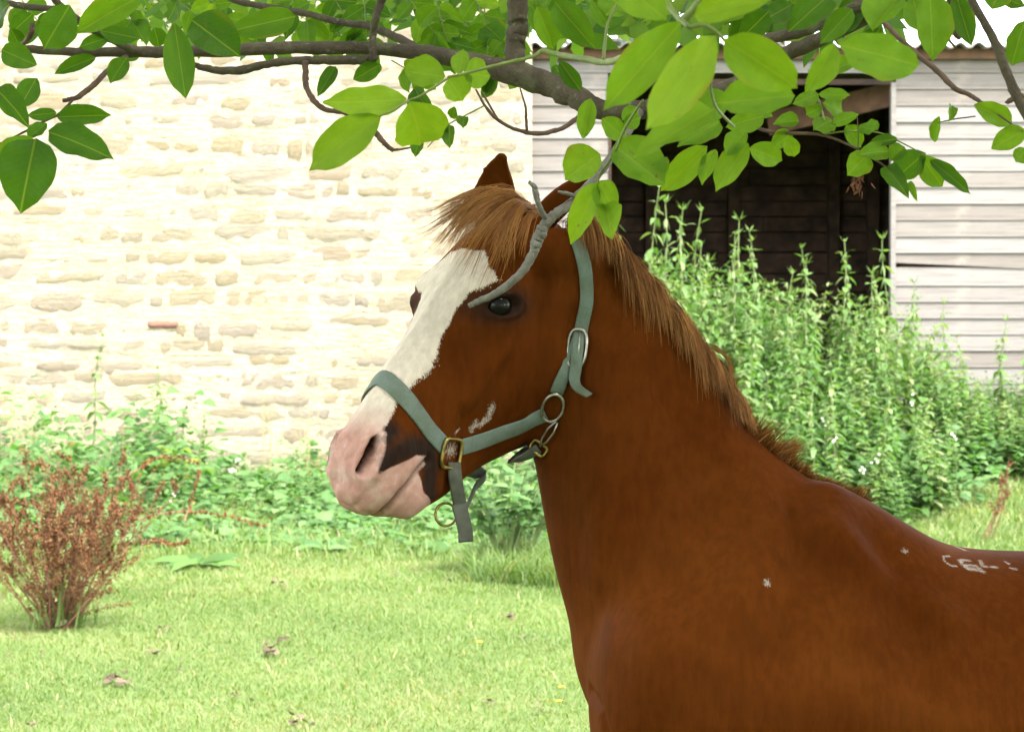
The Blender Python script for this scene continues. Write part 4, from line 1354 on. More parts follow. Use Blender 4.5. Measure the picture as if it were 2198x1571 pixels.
# short upright tufts down to the withers
tuft = catmull([(1562, 858, 3.6), (1600, 905, 3.6), (1650, 958, 3.6), (1700, 992, 3.6), (1760, 1022, 3.61), (1820, 1052, 3.62), (1855, 1075, 3.63)], 90)
for ci in range(130):
    f = R.random()
    u, v, Y = tuft[int(f * 89)]
    q, nn = surf_crest(u, v, Y)
    big = math.exp(-((f - .36) / .13) ** 2)
    L0 = R.uniform(.014, .030) * (1 - .35 * f) + R.choice([.0, .012, .045]) * big
    cv = Vector((R.uniform(.1, .75), -.25, R.uniform(.35, .9)))
    for k in range(20):
        off = Vector((R.gauss(0, .006), R.gauss(0, .008), 0))
        rt = push(q + off, -.001)
        pts = grow(rt, (cv + off * 22 + Vector((R.gauss(0, .12), R.gauss(0, .12), R.gauss(0, .12)))).normalized(), L0 * R.uniform(.6, 1.1), 9, .05, .0005)
        st.append([tuple(p) for p in pts]); wd.append(R.uniform(.0009, .0016)); tn_.append(min(1, max(0, R.gauss(.40, .15))))
for (u, v, n_, L1, dx) in ((1592, 898, 60, .040, .35), (1610, 918, 50, .034, .5), (1632, 940, 60, .036, .6), (1655, 962, 60, .036, .75), (1676, 978, 90, .046, .55), (1690, 985, 70, .040, .3), (1725, 1002, 40, .022, .5), (1765, 1022, 40, .018, .5), (1838, 1062, 60, .022, .5)):
    q, nn = surf_crest(u, v, 3.6)
    for k in range(n_):
        off = Vector((R.gauss(0, .007), R.gauss(0, .008), 0))
        pts = grow(push(q + off, -.001), (Vector((dx, -.2, .8)) - off * 14 + Vector((R.gauss(0, .1), R.gauss(0, .1), R.gauss(0, .1)))).normalized(), L1 * R.uniform(.6, 1.1), 9, .06, .0005)
        st.append([tuple(p) for p in pts]); wd.append(R.uniform(.0009, .0016)); tn_.append(min(1, max(0, R.gauss(.5, .15))))
# loose tuft standing behind the ears, and one wisp arching off the neck
for k in range(420):
    q, nn = surf_crest(R.uniform(1245, 1330), 500 + R.uniform(-10, 25), 3.585)
    pts = grow(push(q + Vector((R.gauss(0, .006), R.gauss(0, .012), 0)), 0), Vector((R.uniform(-.25, .35), -.25, 1)).normalized(), R.uniform(.03, .062), 9, .10, .002)
    st.append([tuple(p) for p in pts]); wd.append(R.uniform(.0007, .0013)); tn_.append(min(1, max(0, R.gauss(.72, .15))))
for k in range(26):
    q = P(1530 + R.gauss(0, 5), 745 + R.gauss(0, 4), 3.58)
    g = [q, P(1562 + R.gauss(0, 3), 770 + R.gauss(0, 3), 3.57), P(1574 + R.gauss(0, 4), 815, 3.56), P(1577 + R.gauss(0, 5), 868 + R.gauss(0, 10), 3.56)]
    st.append(catmull([tuple(p) for p in g], 9)); wd.append(.0008); tn_.append(.6)
ribbon(st, wd, tn_, 'mane', horse)
# forelock blown to one side
G = [[(1132, 442, 3.53), (1088, 412, 3.50), (1020, 432, 3.46), (968, 480, 3.43), (936, 560, 3.42)],
     [(1125, 446, 3.53), (1066, 422, 3.50), (1005, 470, 3.45), (970, 525, 3.42), (948, 560, 3.41)],
     [(1140, 448, 3.52), (1100, 436, 3.48), (1055, 478, 3.44), (1022, 515, 3.42), (985, 545, 3.41)],
     [(1120, 440, 3.54), (1052, 412, 3.52), (990, 436, 3.48), (945, 470, 3.45), (915, 520, 3.44)],
     [(1130, 440, 3.54), (1060, 420, 3.51), (985, 455, 3.47), (935, 492, 3.44), (905, 505, 3.43)],
     [(1150, 452, 3.51), (1118, 452, 3.46), (1095, 500, 3.43), (1082, 550, 3.415), (1074, 600, 3.41)],
     [(1148, 446, 3.52), (1105, 445, 3.47), (1072, 485, 3.44), (1055, 530, 3.42), (1046, 560, 3.415)],
     [(1165, 458, 3.50), (1140, 470, 3.455), (1125, 510, 3.44), (1112, 545, 3.43), (1105, 560, 3.43)]]
st, wd, tn_ = [], [], []
for ci in range(56):
    g = np.array(R.choice(G)); g2_ = np.array(R.choice(G[:5] if R.random() < .7 else G))
    a = R.uniform(0, .65)
    g = g * (1 - a) + g2_ * a
    dx_, dy_, qx_ = R.gauss(0, 12), R.gauss(0, 11), R.gauss(0, 2.4)
    jit = np.array([[dx_ * i * .55 + qx_ * i * i * .4, dy_ * i * .55, 0] for i in range(5)])
    g = g + jit
    tone = R.gauss(.62, .22); ln = R.uniform(.62, 1.1)
    for k in range(18):
        ax_, ay_, bx_, by_ = R.gauss(0, 3.0), R.gauss(0, 3.0), R.gauss(0, 2.6), R.gauss(0, 2.6)
        j2 = np.array([[ax_ + bx_ * i, ay_ + by_ * i, 0] for i in range(5)])
        c = catmull(g + j2, 24)
        c = c[np.linspace(0, 23 * min(1, ln * R.uniform(.8, 1.0)), 9).astype(int)]
        o_ = .003 + .006 * R.random()
        pts = [push(P(*q), o_) for q in c]
        st.append([tuple(p) for p in pts]); wd.append(R.uniform(.0007, .0014)); tn_.append(min(1, max(0, tone + R.gauss(0, .12))))
for k in range(3):
    g = np.array([(1118, 470, 3.45), (1095, 540, 3.41), (1078, 590, 3.405), (1068 + 3 * k, 612, 3.40)])
    st.append([tuple(push(P(*q), .004)) for q in catmull(g, 9)]); wd.append(.001); tn_.append(.85)
ribbon(st, wd, tn_, 'forelock', horse)
# tail
st, wd, tn_ = [], [], []
fwd_ = Vector((math.cos(BYAW), math.sin(BYAW), 0))
tb = Vector((.127, 3.50, 0)) + fwd_ * 1.47 + Vector((0, 0, 1.06))
for k in range(1600):
    o_ = Vector((R.gauss(0, .018), R.gauss(0, .022), R.gauss(0, .03)))
    L0 = R.uniform(.45, .78)
    d_ = fwd_ * R.uniform(.12, .22) + Vector((R.gauss(0, .03), R.gauss(0, .05), 0))
    st.append([tuple(tb + o_ + d_ * min(1, t * 1.6) * .8 + Vector((0, 0, -L0 * t ** 1.15))) for t in np.linspace(0, 1, 9)])
    wd.append(.0016); tn_.append(R.gauss(.4, .15))
ribbon(st, wd, tn_, 'tail', horse)

# ================================================================== halter
m, nt, b = new_mat('worn green webbing')
n_ = noise(nt, 22.0, 4, .6)
w_ = noise(nt, 700.0, 1, .5)
cc_ = ramp(nt, n_, [(.3, (.095, .120, .075)), (.5, (.130, .172, .135)), (.72, (.165, .215, .19))])
cc_ = mix(nt, .3, cc_, ramp(nt, w_, [(.35, (.5, .5, .5)), (.65, (1.2, 1.2, 1.2))]), 'MULTIPLY')
cc_ = mix(nt, ramp(nt, noise(nt, 75.0, 4, .7), [(.60, (0, 0, 0)), (.74, (.7, .7, .7))]), cc_, (.085, .075, .04))
nt.links.new(cc_, b.inputs['Base Color']); b.inputs['Roughness'].default_value = .75
bump(nt, b, w_, .35, .001)
WEB = m
m, nt, b = new_mat('dull dark webbing')
nt.links.new(ramp(nt, noise(nt, 60.0), [(.3, (.055, .058, .040)), (.7, (.095, .10, .075))]), b.inputs['Base Color'])
b.inputs['Roughness'].default_value = .8
WEBD = m
m, nt, b = new_mat('tarnished brass')
nt.links.new(ramp(nt, noise(nt, 90.0), [(.35, (.16, .12, .03)), (.7, (.46, .36, .10))]), b.inputs['Base Color'])
b.inputs['Metallic'].default_value = .85; b.inputs['Roughness'].default_value = .38
BRASS = m
m, nt, b = new_mat('dull steel')
nt.links.new(ramp(nt, noise(nt, 90.0), [(.35, (.22, .20, .16)), (.7, (.55, .53, .47))]), b.inputs['Base Color'])
b.inputs['Metallic'].default_value = .9; b.inputs['Roughness'].default_value = .32
STEEL = m
halter = empty('halter', hp(.25, -.1, 0))
def hpart(mb, name, mat, parent=None, smooth=True):
    o = mb.build(name, mat, None, smooth)
    p_ = parent or halter
    o.parent = p_
    o.matrix_parent_inverse = Matrix.Translation(-halter.location) if p_ is halter else Matrix()
    return o
def strap(mb, pts, nrm_, w, th=.0032):
    pts = [Vector(p) for p in pts]; m_ = len(pts)
    vs, fs = [], []
    for i, p in enumerate(pts):
        t = (pts[min(i + 1, m_ - 1)] - pts[max(i - 1, 0)]).normalized()
        n = nrm_[i] if isinstance(nrm_, list) else nrm_
        n = (n - t * n.dot(t)).normalized()
        s = t.cross(n)
        ww = w[i] if hasattr(w, '__len__') else w
        for a, h in ((-.5, 0), (-.5, .65), (-.42, 1), (.42, 1), (.5, .65), (.5, 0)):
            vs.append(p + s * a * ww + n * (h * th))
    for i in range(m_ - 1):
        for k in range(6):
            k2 = (k + 1) % 6
            fs.append((i * 6 + k, i * 6 + k2, (i + 1) * 6 + k2, (i + 1) * 6 + k))
    fs.append(tuple(range(5, -1, -1))); fs.append(tuple((m_ - 1) * 6 + k for k in range(6)))
    mb.add(vs, fs)
def on_skin(pts, off, n=28):
    """resample points, lay them on the horse, return points and smoothed normals"""
    c = catmull([tuple(p) for p in pts], n)
    out, ns = [], []
    for q in c:
        p, nn, _, _ = bvh.find_nearest(Vector(q))
        out.append(p + nn * off); ns.append(nn)
    sm = []
    for i in range(n):
        a = Vector((0, 0, 0))
        for j in range(max(0, i - 3), min(n, i + 4)): a += ns[j]
        sm.append(a.normalized())
    o2 = [out[0]] + [out[i - 1] * .25 + out[i] * .5 + out[i + 1] * .25 for i in range(1, n - 1)] + [out[-1]]
    return o2, sm
def mirror(p):
    s, t, l = hloc(p)
    return hp(s, t, -l)
near = hits((952, 958), (912, 912), (874, 860), (845, 824))
near = [p for p in near if hloc(p)[2] > .030]
s0 = hloc(near[-1])[0]
top = bvh.find_nearest(hp(s0 - .014, .03, 0.0))[0]
loop = near + [top] + [mirror(p) for p in near[::-1]]
mb = MB(); p_, n_ = on_skin(loop, .0015, 46); strap(mb, p_, n_, .0275)
o = hpart(mb, 'noseband', WEB)
ck = hits((985, 960), (1030, 946), (1080, 927), (1130, 907), (1172, 888))
for sg in (0, 1):
    mb = MB(); p_, n_ = on_skin([mirror(p) for p in ck] if sg else ck, .002, 26); strap(mb, p_, n_, .0262)
    o = hpart(mb, 'cheek_strap', WEB); CK = o if not sg else CK
hd_ = hits((1193, 842), (1207, 808), (1222, 772), (1240, 735), (1250, 690), (1258, 640), (1256, 590), (1248, 550), (1236, 515))
pol = bvh.find_nearest(P(1246, 488, 3.53))[0]
pol0 = bvh.find_nearest(P(1244, 470, 3.59))[0]
pol1 = bvh.find_nearest(P(1225, 490, 3.66))[0]
mb = MB(); p_, n_ = on_skin(hd_ + [pol, pol0, pol1] + [mirror(p) for p in hd_[5::-1]], .003, 90)
strap(mb, p_, n_, [.0215] * 90)
o = hpart(mb, 'headpiece', WEB)
def ring3(mb, c, nrm__, up, rx, ry, r, n=28, sq=1.0):
    nrm__ = nrm__.normalized(); x = up.cross(nrm__).normalized(); y = nrm__.cross(x).normalized()
    pts = []
    for k in range(n + 1):
        a = 2 * math.pi * k / n
        ca, sa = math.cos(a), math.sin(a)
        pts.append(c + x * rx * math.copysign(abs(ca) ** sq, ca) + y * ry * math.copysign(abs(sa) ** sq, sa))
    mb.tube(pts, [r] * (n + 1), 8, caps=False)
def onskin(u, v, off):
    h, nn, _, _ = bvh.ray_cast(CAM, raydir(u, v))
    return h + nn * off, nn
for sg in (0, 1):
    q, nn = onskin(964, 972, .006)
    upv = P(974, 940, 3.45) - P(962, 1000, 3.45)
    if sg: q, nn, upv = mirror(q), nn - HL * 2 * nn.dot(HL), upv - HL * 2 * upv.dot(HL)
    mb = MB(); ring3(mb, q, nn, upv, .0195, .0225, .0030, sq=.45)
    hpart(mb, 'square_ring', BRASS)
    q, nn = onskin(1186, 872, .006)
    upv = P(1196, 840, 3.5) - P(1184, 905, 3.5)
    if sg: q, nn, upv = mirror(q), nn - HL * 2 * nn.dot(HL), upv - HL * 2 * upv.dot(HL)
    mb = MB(); ring3(mb, q, nn, upv, .0165, .0245, .0025)
    hpart(mb, 'cheek_ring', STEEL)
q, nn = onskin(1240, 748, .009)
mb = MB(); ring3(mb, q, nn, P(1246, 705, 3.5) - P(1236, 790, 3.5), .0150, .0300, .0024, sq=.72)
bk = hpart(mb, 'buckle', STEEL)
a_, b_ = onskin(1244, 712, .009)[0], onskin(1240, 785, .010)[0]
mb = MB(); mb.tube([a_, (a_ + b_) / 2 + nn * .003, b_], [.0016] * 3, 6)
hpart(mb, 'tongue', STEEL, bk)
mb = MB()
pp = [onskin(1243, 715, .006)[0], onskin(1240, 760, .009)[0], onskin(1237, 790, .011)[0], onskin(1241, 813, .013)[0], onskin(1254, 834, .017)[0], onskin(1280, 852, .020)[0]]
pp = [Vector(c) for c in catmull([tuple(p) for p in pp], 18)]
strap(mb, pp, [(nn + Vector((.55, 0, .65)) * max(0, (i - 8) / 9)).normalized() for i in range(18)], [.0185] * 9 + [.0185 - .0007 * i for i in range(9)])
hpart(mb, 'strap_end', WEB)
# throat: snap hook, square keeper, strap under the jaw
a_, b_ = onskin(1197, 903, .006)[0], onskin(1164, 956, .008)[0]
mb = MB(); sd_ = (b_ - a_).normalized().cross(nn) * .006
mb.tube([a_ + sd_ * .3, a_.lerp(b_, .35) + sd_, a_.lerp(b_, .75) + sd_ * .8, b_], [.0018] * 4, 6)
mb.tube([a_ - sd_ * .3, a_.lerp(b_, .35) - sd_, a_.lerp(b_, .75) - sd_ * .8, b_], [.0018] * 4, 6)
hpart(mb, 'snap_hook', STEEL)
kc = b_ + (b_ - a_).normalized() * .004
mb = MB(); ring3(mb, kc, nn, (a_ - b_), .0135, .0085, .0024, sq=.5)
hpart(mb, 'keeper', BRASS)
t0 = kc
jw = [t0, P(1128, 978, hit(1140, 950).y - .01), P(1098, 984, hit(1110, 950).y + .01)]
jw += [bvh.find_nearest(hp(.235, -.31, .0))[0] - HD * .012, mirror(jw[-1]), mirror(jw[0])]
mb = MB(); c = [Vector(q) for q in catmull([tuple(p) for p in jw], 30)]
strap(mb, c, [(Vector((0, -1, -.25)) * (1 - i / 15) + HL * .3 * (1 - i / 15) - HD * (i / 15) if i < 15 else -HD + HL * (1 - 2 * i / 29)).normalized() for i in range(30)], .017)
hpart(mb, 'throat_strap', WEBD)
# chin strap, its loose end and the lead ring
yb = hit(968, 985).y
c0 = onskin(970, 992, .004)[0]
dn_ = [c0, P(976, 1020, yb - .004), P(982, 1058, yb + .004), P(988, 1092, yb + .018)]
far0 = mirror(c0)
mb = MB(); strap(mb, [Vector(q) for q in catmull([tuple(p) for p in dn_], 14)], (nn * .4 + HL).normalized(), .0225)
hpart(mb, 'chin_strap', WEBD)
fdn = [dn_[-1] + Vector((0, .004, .004)), P(1000, 1086, yb + .075), P(1018, 1045, yb + .10), P(1030, 1015, yb + .115), far0 + Vector((0, 0, .0))]
mb = MB(); strap(mb, [Vector(q) for q in catmull([tuple(p) for p in fdn], 22)], (HL * .7 - HD * .6).normalized(), .0215)
hpart(mb, 'chin_strap', WEBD)
le = [P(984, 1082, yb + .010), P(992, 1112, yb + .006), P(998, 1140, yb + .004), P(999, 1163, yb + .004)]
mb = MB(); strap(mb, [Vector(q) for q in catmull([tuple(p) for p in le], 12)], (HL + Vector((0, -.3, 0))).normalized(), .0255)
hpart(mb, 'strap_end', WEBD)
mb = MB(); ring3(mb, P(957, 1104, yb + .02), Vector((.25, -1, .1)), Vector((0, 0, 1)), .0165, .0175, .0022)
hpart(mb, 'lead_ring', BRASS)
tag(halter, 'faded green webbing head collar with brass fittings worn by the pony', 'halter')
# ================================================================== walnut tree
def walnut_mat():
    m, nt, b = new_mat('walnut leaf')
    oi = nt.nodes.new('ShaderNodeObjectInfo')
    sx = nt.nodes.new('ShaderNodeSeparateColor'); nt.links.new(oi.outputs['Color'], sx.inputs[0])
    tone = sx.outputs[0]
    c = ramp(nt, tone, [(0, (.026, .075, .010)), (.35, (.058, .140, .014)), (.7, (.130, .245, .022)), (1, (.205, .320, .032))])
    tc = nt.nodes.new('ShaderNodeTexCoord')
    sep = nt.nodes.new('ShaderNodeSeparateXYZ'); nt.links.new(tc.outputs['Object'], sep.inputs[0])
    ay = math_n(nt, 'ABSOLUTE', sep.outputs[1])
    mid = ramp(nt, ay, [(0.0, (1, 1, 1)), (.010, (.8, .8, .8)), (.026, (0, 0, 0))])
    # side veins leave the midrib obliquely
    ph = math_n(nt, 'SUBTRACT', math_n(nt, 'MULTIPLY', sep.outputs[0], 11.0), math_n(nt, 'MULTIPLY', ay, 6.5))
    fr = math_n(nt, 'ABSOLUTE', math_n(nt, 'SUBTRACT', math_n(nt, 'FRACT', ph), .5))
    vein = ramp(nt, fr, [(0.0, (.55, .55, .55)), (.05, (0, 0, 0))])
    vf = math_n(nt, 'MAXIMUM', math_n(nt, 'MULTIPLY', mid, .42), math_n(nt, 'MULTIPLY', vein, .16))
    rw = nt.nodes.new('ShaderNodeVectorMath'); rw.operation = 'ADD'
    cmb = nt.nodes.new('ShaderNodeCombineXYZ')
    nt.links.new(math_n(nt, 'MULTIPLY', oi.outputs['Random'], 37.0), cmb.inputs[2])
    nt.links.new(tc.outputs['Object'], rw.inputs[0]); nt.links.new(cmb.outputs[0], rw.inputs[1])
    def leaf_noise(scale, det, rough):
        q = nt.nodes.new('ShaderNodeTexNoise')
        q.inputs['Scale'].default_value = scale; q.inputs['Detail'].default_value = det; q.inputs['Roughness'].default_value = rough
        nt.links.new(rw.outputs[0], q.inputs['Vector'])
        return q.outputs[0]
    blot = leaf_noise(3.2, 4, .65)
    c = mix(nt, .4, c, ramp(nt, blot, [(.3, (.62, .70, .6)), (.7, (1.25, 1.15, 1.1))]), 'MULTIPLY')
    c = mix(nt, vf, c, (.26, .32, .06))
    spot = ramp(nt, leaf_noise(6.5, 3, .55), [(.66, (0, 0, 0)), (.70, (.9, .9, .9))])
    c = mix(nt, math_n(nt, 'MULTIPLY', spot, sx.outputs[1]), c, (.16, .085, .03))
    edge = ramp(nt, ay, [(.40, (0, 0, 0)), (.5, (.6, .6, .6))])
    c = mix(nt, math_n(nt, 'MULTIPLY', edge, sx.outputs[2]), c, (.22, .20, .035))
    nt.links.new(c, b.inputs['Base Color'])
    b.inputs['Roughness'].default_value = .48
    b.inputs['Specular IOR Level'].default_value = .25
    bump(nt, b, math_n(nt, 'MULTIPLY', math_n(nt, 'ADD', vf, math_n(nt, 'MULTIPLY', blot, .5)), -1), .25, .02)
    t = nt.nodes.new('ShaderNodeBsdfTranslucent')
    nt.links.new(mix(nt, 1.0, c, (1.75, 1.75, .45), 'MULTIPLY'), t.inputs[0])
    ms = nt.nodes.new('ShaderNodeMixShader'); ms.inputs[0].default_value = .60
    out = nt.nodes['Material Output']
    nt.links.new(b.outputs[0], ms.inputs[1]); nt.links.new(t.outputs[0], ms.inputs[2]); nt.links.new(ms.outputs[0], out.inputs[0])
    return m
WLEAF = walnut_mat()
m, nt, b = new_mat('walnut bark')
n_ = noise(nt, 18.0, 5, .7)
cb = ramp(nt, n_, [(.3, (.048, .035, .022)), (.55, (.098, .074, .048)), (.75, (.150, .120, .082))])
cb = mix(nt, ramp(nt, noise(nt, 30.0, 4, .7), [(.55, (0, 0, 0)), (.66, (.75, .75, .75))]), cb, (.12, .125, .060))
cb = mix(nt, ramp(nt, noise(nt, 52.0, 3, .7), [(.62, (0, 0, 0)), (.70, (.6, .6, .6))]), cb, (.24, .24, .20))
nt.links.new(cb, b.inputs['Base Color']); b.inputs['Roughness'].default_value = .85
bump(nt, b, noise(nt, 120.0, 5, .7), .8, .006)
BARK = m
m, nt, b = new_mat('lichened dead twig')
cb = ramp(nt, noise(nt, 60.0, 4, .7), [(.3, (.10, .088, .07)), (.6, (.18, .17, .145)), (.75, (.26, .26, .225))])
cb = mix(nt, ramp(nt, noise(nt, 28.0, 4, .7), [(.57, (0, 0, 0)), (.66, (.8, .8, .8))]), cb, (.20, .22, .075))
nt.links.new(cb, b.inputs['Base Color']); b.inputs['Roughness'].default_value = .9
bump(nt, b, noise(nt, 160.0, 4, .7), .8, .004)
DEADT = m
PETI = simple_mat('green shoot', (.17, .22, .05), .55, 0, .25, 60)
TWIG = simple_mat('brown twig', (.105, .060, .040), .75, 0, .35, 60, .3)
CAT = leaf_mat('withered catkin', [(0, (.16, .06, .035)), (1, (.32, .14, .08))], .15, .8, (1, .7, .5))
tree = empty('walnut_tree', (3.1, 2.6, 0))
def tpart(o):
    o.parent = tree; o.matrix_parent_inverse = Matrix.Translation(-tree.location); return o
TR_ = random.Random(77)
def branch(pix, name='branch', mat=BARK, n=None, wob=.06, k=9):
    """pix: (u, v, depth, diameter in photo pixels)"""
    pts = [tuple(P(u, v, Y)) + (px(d, Y) / 2,) for u, v, Y, d in pix]
    c = catmull(pts, n or max(8, len(pix) * 6))
    rad = np.maximum(c[:, 3], .0006)
    mb = MB(); mb.tube([Vector(q[:3]) + Vector((TR_.gauss(0, 1), TR_.gauss(0, 1), TR_.gauss(0, 1))) * r * .06 for q, r in zip(c, rad)], [r * (1 + TR_.uniform(-.07, .07)) for r in rad], k, True, wob, TR_)
    return tpart(mb.build(name, mat, None, True))
# main bough across the top of the picture
branch([(30, 100, 3.35, 14), (57, 106, 3.35, 17), (150, 112, 3.35, 20), (250, 112, 3.35, 23), (350, 112, 3.35, 25), (470, 110, 3.35, 26), (573, 105, 3.34, 27), (740, 103, 3.33, 28), (842, 108, 3.33, 31),
        (945, 120, 3.32, 36), (1030, 138, 3.31, 42), (1112, 160, 3.30, 56), (1180, 182, 3.28, 54), (1230, 205, 3.26, 50), (1281, 232, 3.24, 46), (1340, 240, 3.22, 43), (1430, 225, 3.20, 40), (1520, 205, 3.17, 37),
        (1610, 165, 3.14, 35), (1680, 120, 3.1, 34), (1760, 85, 3.05, 34), (1880, 25, 3.0, 36), (2060, -60, 2.95, 44), (2400, -220, 2.9, 60), (3000, -420, 2.8, 90), (4200, -700, 2.65, 150)], k=12, n=130)
branch([(1108, 156, 3.30, 48), (1105, 100, 3.30, 43), (1112, 60, 3.30, 45), (1110, 0, 3.30, 46), (1120, -80, 3.3, 48), (1160, -220, 3.3, 48)], k=11)
branch([(405, 135, 3.32, 9), (430, 144, 3.32, 14), (472, 152, 3.32, 17), (523, 150, 3.32, 19), (590, 135, 3.32, 18), (660, 130, 3.32, 19), (740, 130, 3.32, 20), (790, 128, 3.31, 20), (803, 124, 3.30, 18)])
branch([(803, 132, 3.29, 15), (799, 100, 3.29, 17), (801, 70, 3.29, 16), (806, 38, 3.28, 17), (816, 10, 3.28, 18), (826, -20, 3.28, 19), (850, -90, 3.3, 20)])
branch([(420, -40, 3.5, 13), (500, 0, 3.48, 14), (557, 13, 3.46, 14), (640, 27, 3.44, 15), (741, 50, 3.42, 16), (792, 57, 3.40, 17), (860, 85, 3.38, 18), (905, 108, 3.34, 16)])
branch([(100, -30, 3.2, 15), (118, 0, 3.22, 16), (152, 33, 3.25, 17), (203, 67, 3.29, 17), (270, 100, 3.33, 18), (310, 113, 3.35, 15)])
branch([(-60, 0, 3.3, 14), (0, 5, 3.28, 14), (60, 15, 3.27, 14), (128, 20, 3.24, 13)])
branch([(272, 122, 3.33, 12), (236, 148, 3.31, 12), (202, 182, 3.29, 13), (180, 200, 3.28, 13), (162, 211, 3.27, 11), (135, 217, 3.27, 9)], 'twig', TWIG)
branch([(160, 212, 3.27, 6), (125, 246, 3.25, 6), (90, 263, 3.24, 5), (45, 287, 3.23, 5), (-10, 314, 3.22, 4)], 'twig', TWIG)
branch([(70, 52, 3.3, 13), (66, 75, 3.3, 12), (48, 95, 3.32, 9), (25, 99, 3.33, 7)], 'twig', TWIG)
branch([(655, 134, 3.31, 14), (656, 160, 3.30, 14), (657, 185, 3.29, 13), (674, 216, 3.28, 13), (700, 236, 3.27, 12), (738, 242, 3.27, 11), (775, 258, 3.26, 11), (799, 277, 3.26, 12), (818, 300, 3.26, 12), (833, 315, 3.26, 11), (845, 324, 3.26, 9)], 'twig', TWIG, wob=.12)
branch([(838, 322, 3.26, 7), (858, 321, 3.26, 5), (883, 317, 3.25, 4)], 'twig', TWIG)
branch([(799, 277, 3.26, 8), (812, 250, 3.25, 9), (826, 232, 3.24, 8), (834, 219, 3.24, 5)], 'twig', TWIG)
branch([(1254, 242, 3.24, 11), (1214, 272, 3.22, 10), (1163, 287, 3.21, 10), (1112, 280, 3.20, 9), (1072, 260, 3.20, 8), (1045, 233, 3.19, 7), (1021, 192, 3.19, 4)], 'twig', TWIG, wob=.12)
branch([(1131, 280, 3.2, 7), (1129, 255, 3.2, 6), (1128, 230, 3.2, 5), (1116, 189, 3.2, 3)], 'twig', TWIG)
branch([(1068, 256, 3.2, 5), (1050, 225, 3.2, 5), (1035, 200, 3.2, 4)], 'twig', TWIG)
branch([(1042, 226, 3.19, 4), (1000, 248, 3.18, 3.5), (960, 270, 3.17, 3.5), (918, 316, 3.16, 2.5)], 'twig', PETI)
branch([(960, 166, 2.62, 5), (990, 160, 2.62, 6), (1036, 148, 2.62, 7), (1090, 135, 2.62, 8), (1146, 121, 2.62, 9), (1165, 110, 2.62, 11), (1200, 118, 2.6, 12), (1250, 126, 2.55, 13), (1300, 134, 2.5, 15), (1350, 120, 2.4, 16), (1440, 70, 2.3, 18), (1560, -60, 2.25, 20)], 'shoot', PETI)
branch([(1295, 128, 2.5, 8), (1299, 90, 2.5, 7), (1306, 48, 2.5, 6), (1330, 0, 2.5, 5)], 'shoot', PETI)
branch([(878, 216, 2.6, 5), (905, 205, 2.6, 5), (928, 190, 2.6, 6), (962, 168, 2.6, 6)], 'shoot', PETI)
branch([(815, 250, 2.58, 4), (840, 238, 2.58, 5), (878, 216, 2.6, 5)], 'shoot', PETI)
# dead lichened twig in front of the forehead
branch([(1006, 657, 3.12, 11.4), (1030, 645, 3.12, 13.2), (1060, 632, 3.12, 15.0), (1095, 608, 3.12, 17.6), (1125, 578, 3.12, 18.5), (1145, 542, 3.12, 20.2), (1152, 520, 3.12, 25.5), (1160, 503, 3.12, 26.4), (1168, 485, 3.12, 22.9), (1190, 462, 3.12, 21.1), (1220, 440, 3.13, 20.2), (1262, 400, 3.14, 19.4), (1310, 340, 3.16, 19.4), (1350, 280, 3.18, 21.1), (1370, 238, 3.20, 24)], 'dead_twig', DEADT, wob=.06, k=10)
branch([(1178, 474, 3.12, 15), (1164, 458, 3.11, 13), (1155, 435, 3.1, 12), (1150, 415, 3.1, 13), (1146, 400, 3.1, 11), (1135, 391, 3.1, 8)], 'dead_twig', DEADT, wob=.06)
branch([(1240, 424, 3.13, 10), (1220, 416, 3.12, 9), (1197, 412, 3.12, 6)], 'dead_twig', DEADT, wob=.06)
# right-hand branches
branch([(1560, 105, 3.0, 18), (1640, 86, 2.98, 23), (1720, 68, 2.96, 26), (1800, 35, 2.94, 26), (1863, 4, 2.92, 27), (1960, -45, 2.9, 28), (2300, -200, 2.85, 34)])
branch([(1880, 30, 2.9, 11), (1908, 61, 2.88, 11), (1963, 113, 2.87, 12), (2013, 154, 2.86, 12), (2049, 190, 2.85, 11), (2081, 204, 2.85, 10), (2108, 222, 2.84, 9)], 'twig', TWIG, wob=.12)
branch([(2060, -60, 2.6, 17), (2085, 0, 2.6, 18), (2131, 82, 2.6, 20), (2172, 182, 2.6, 22), (2198, 236, 2.6, 24), (2260, 330, 2.6, 26)])
branch([(2030, -30, 3.0, 15), (2045, 20, 3.0, 15), (2047, 64, 3.0, 14), (2060, 85, 3.0, 9)], 'twig', TWIG)
branch([(2047, 60, 3.0, 8), (2035, 80, 3.0, 7), (2052, 105, 3.0, 5)], 'twig', TWIG)
branch([(2198, 205, 2.6, 14), (2172, 214, 2.6, 12), (2160, 222, 2.6, 9)], 'twig', TWIG)
branch([(1560, 225, 3.1, 8), (1590, 250, 3.08, 8), (1631, 277, 3.06, 8), (1690, 286, 3.04, 8), (1763, 290, 3.03, 7), (1836, 318, 3.02, 5), (1900, 358, 3.0, 4.5), (1950, 398, 3.0, 3)], 'twig', TWIG)
branch([(1763, 289, 3.03, 5), (1820, 282, 3.02, 4), (1880, 284, 3.02, 4), (1926, 302, 3.01, 3.5), (1983, 332, 3.0, 3)], 'shoot', PETI)
branch([(1736, 150, 3.05, 5), (1745, 190, 3.05, 5), (1758, 218, 3.04, 5), (1768, 255, 3.03, 5), (1770, 288, 3.03, 5)], 'shoot', PETI)
branch([(1480, 60, 1.95, 10), (1512, 55, 1.95, 9), (1540, 72, 1.95, 9), (1555, 88, 1.95, 7)], 'shoot', PETI)
branch([(1535, 78, 1.95, 8), (1530, 140, 2.0, 7), (1525, 190, 2.1, 7), (1540, 235, 2.3, 7), (1575, 272, 2.6, 6)], 'shoot', PETI)
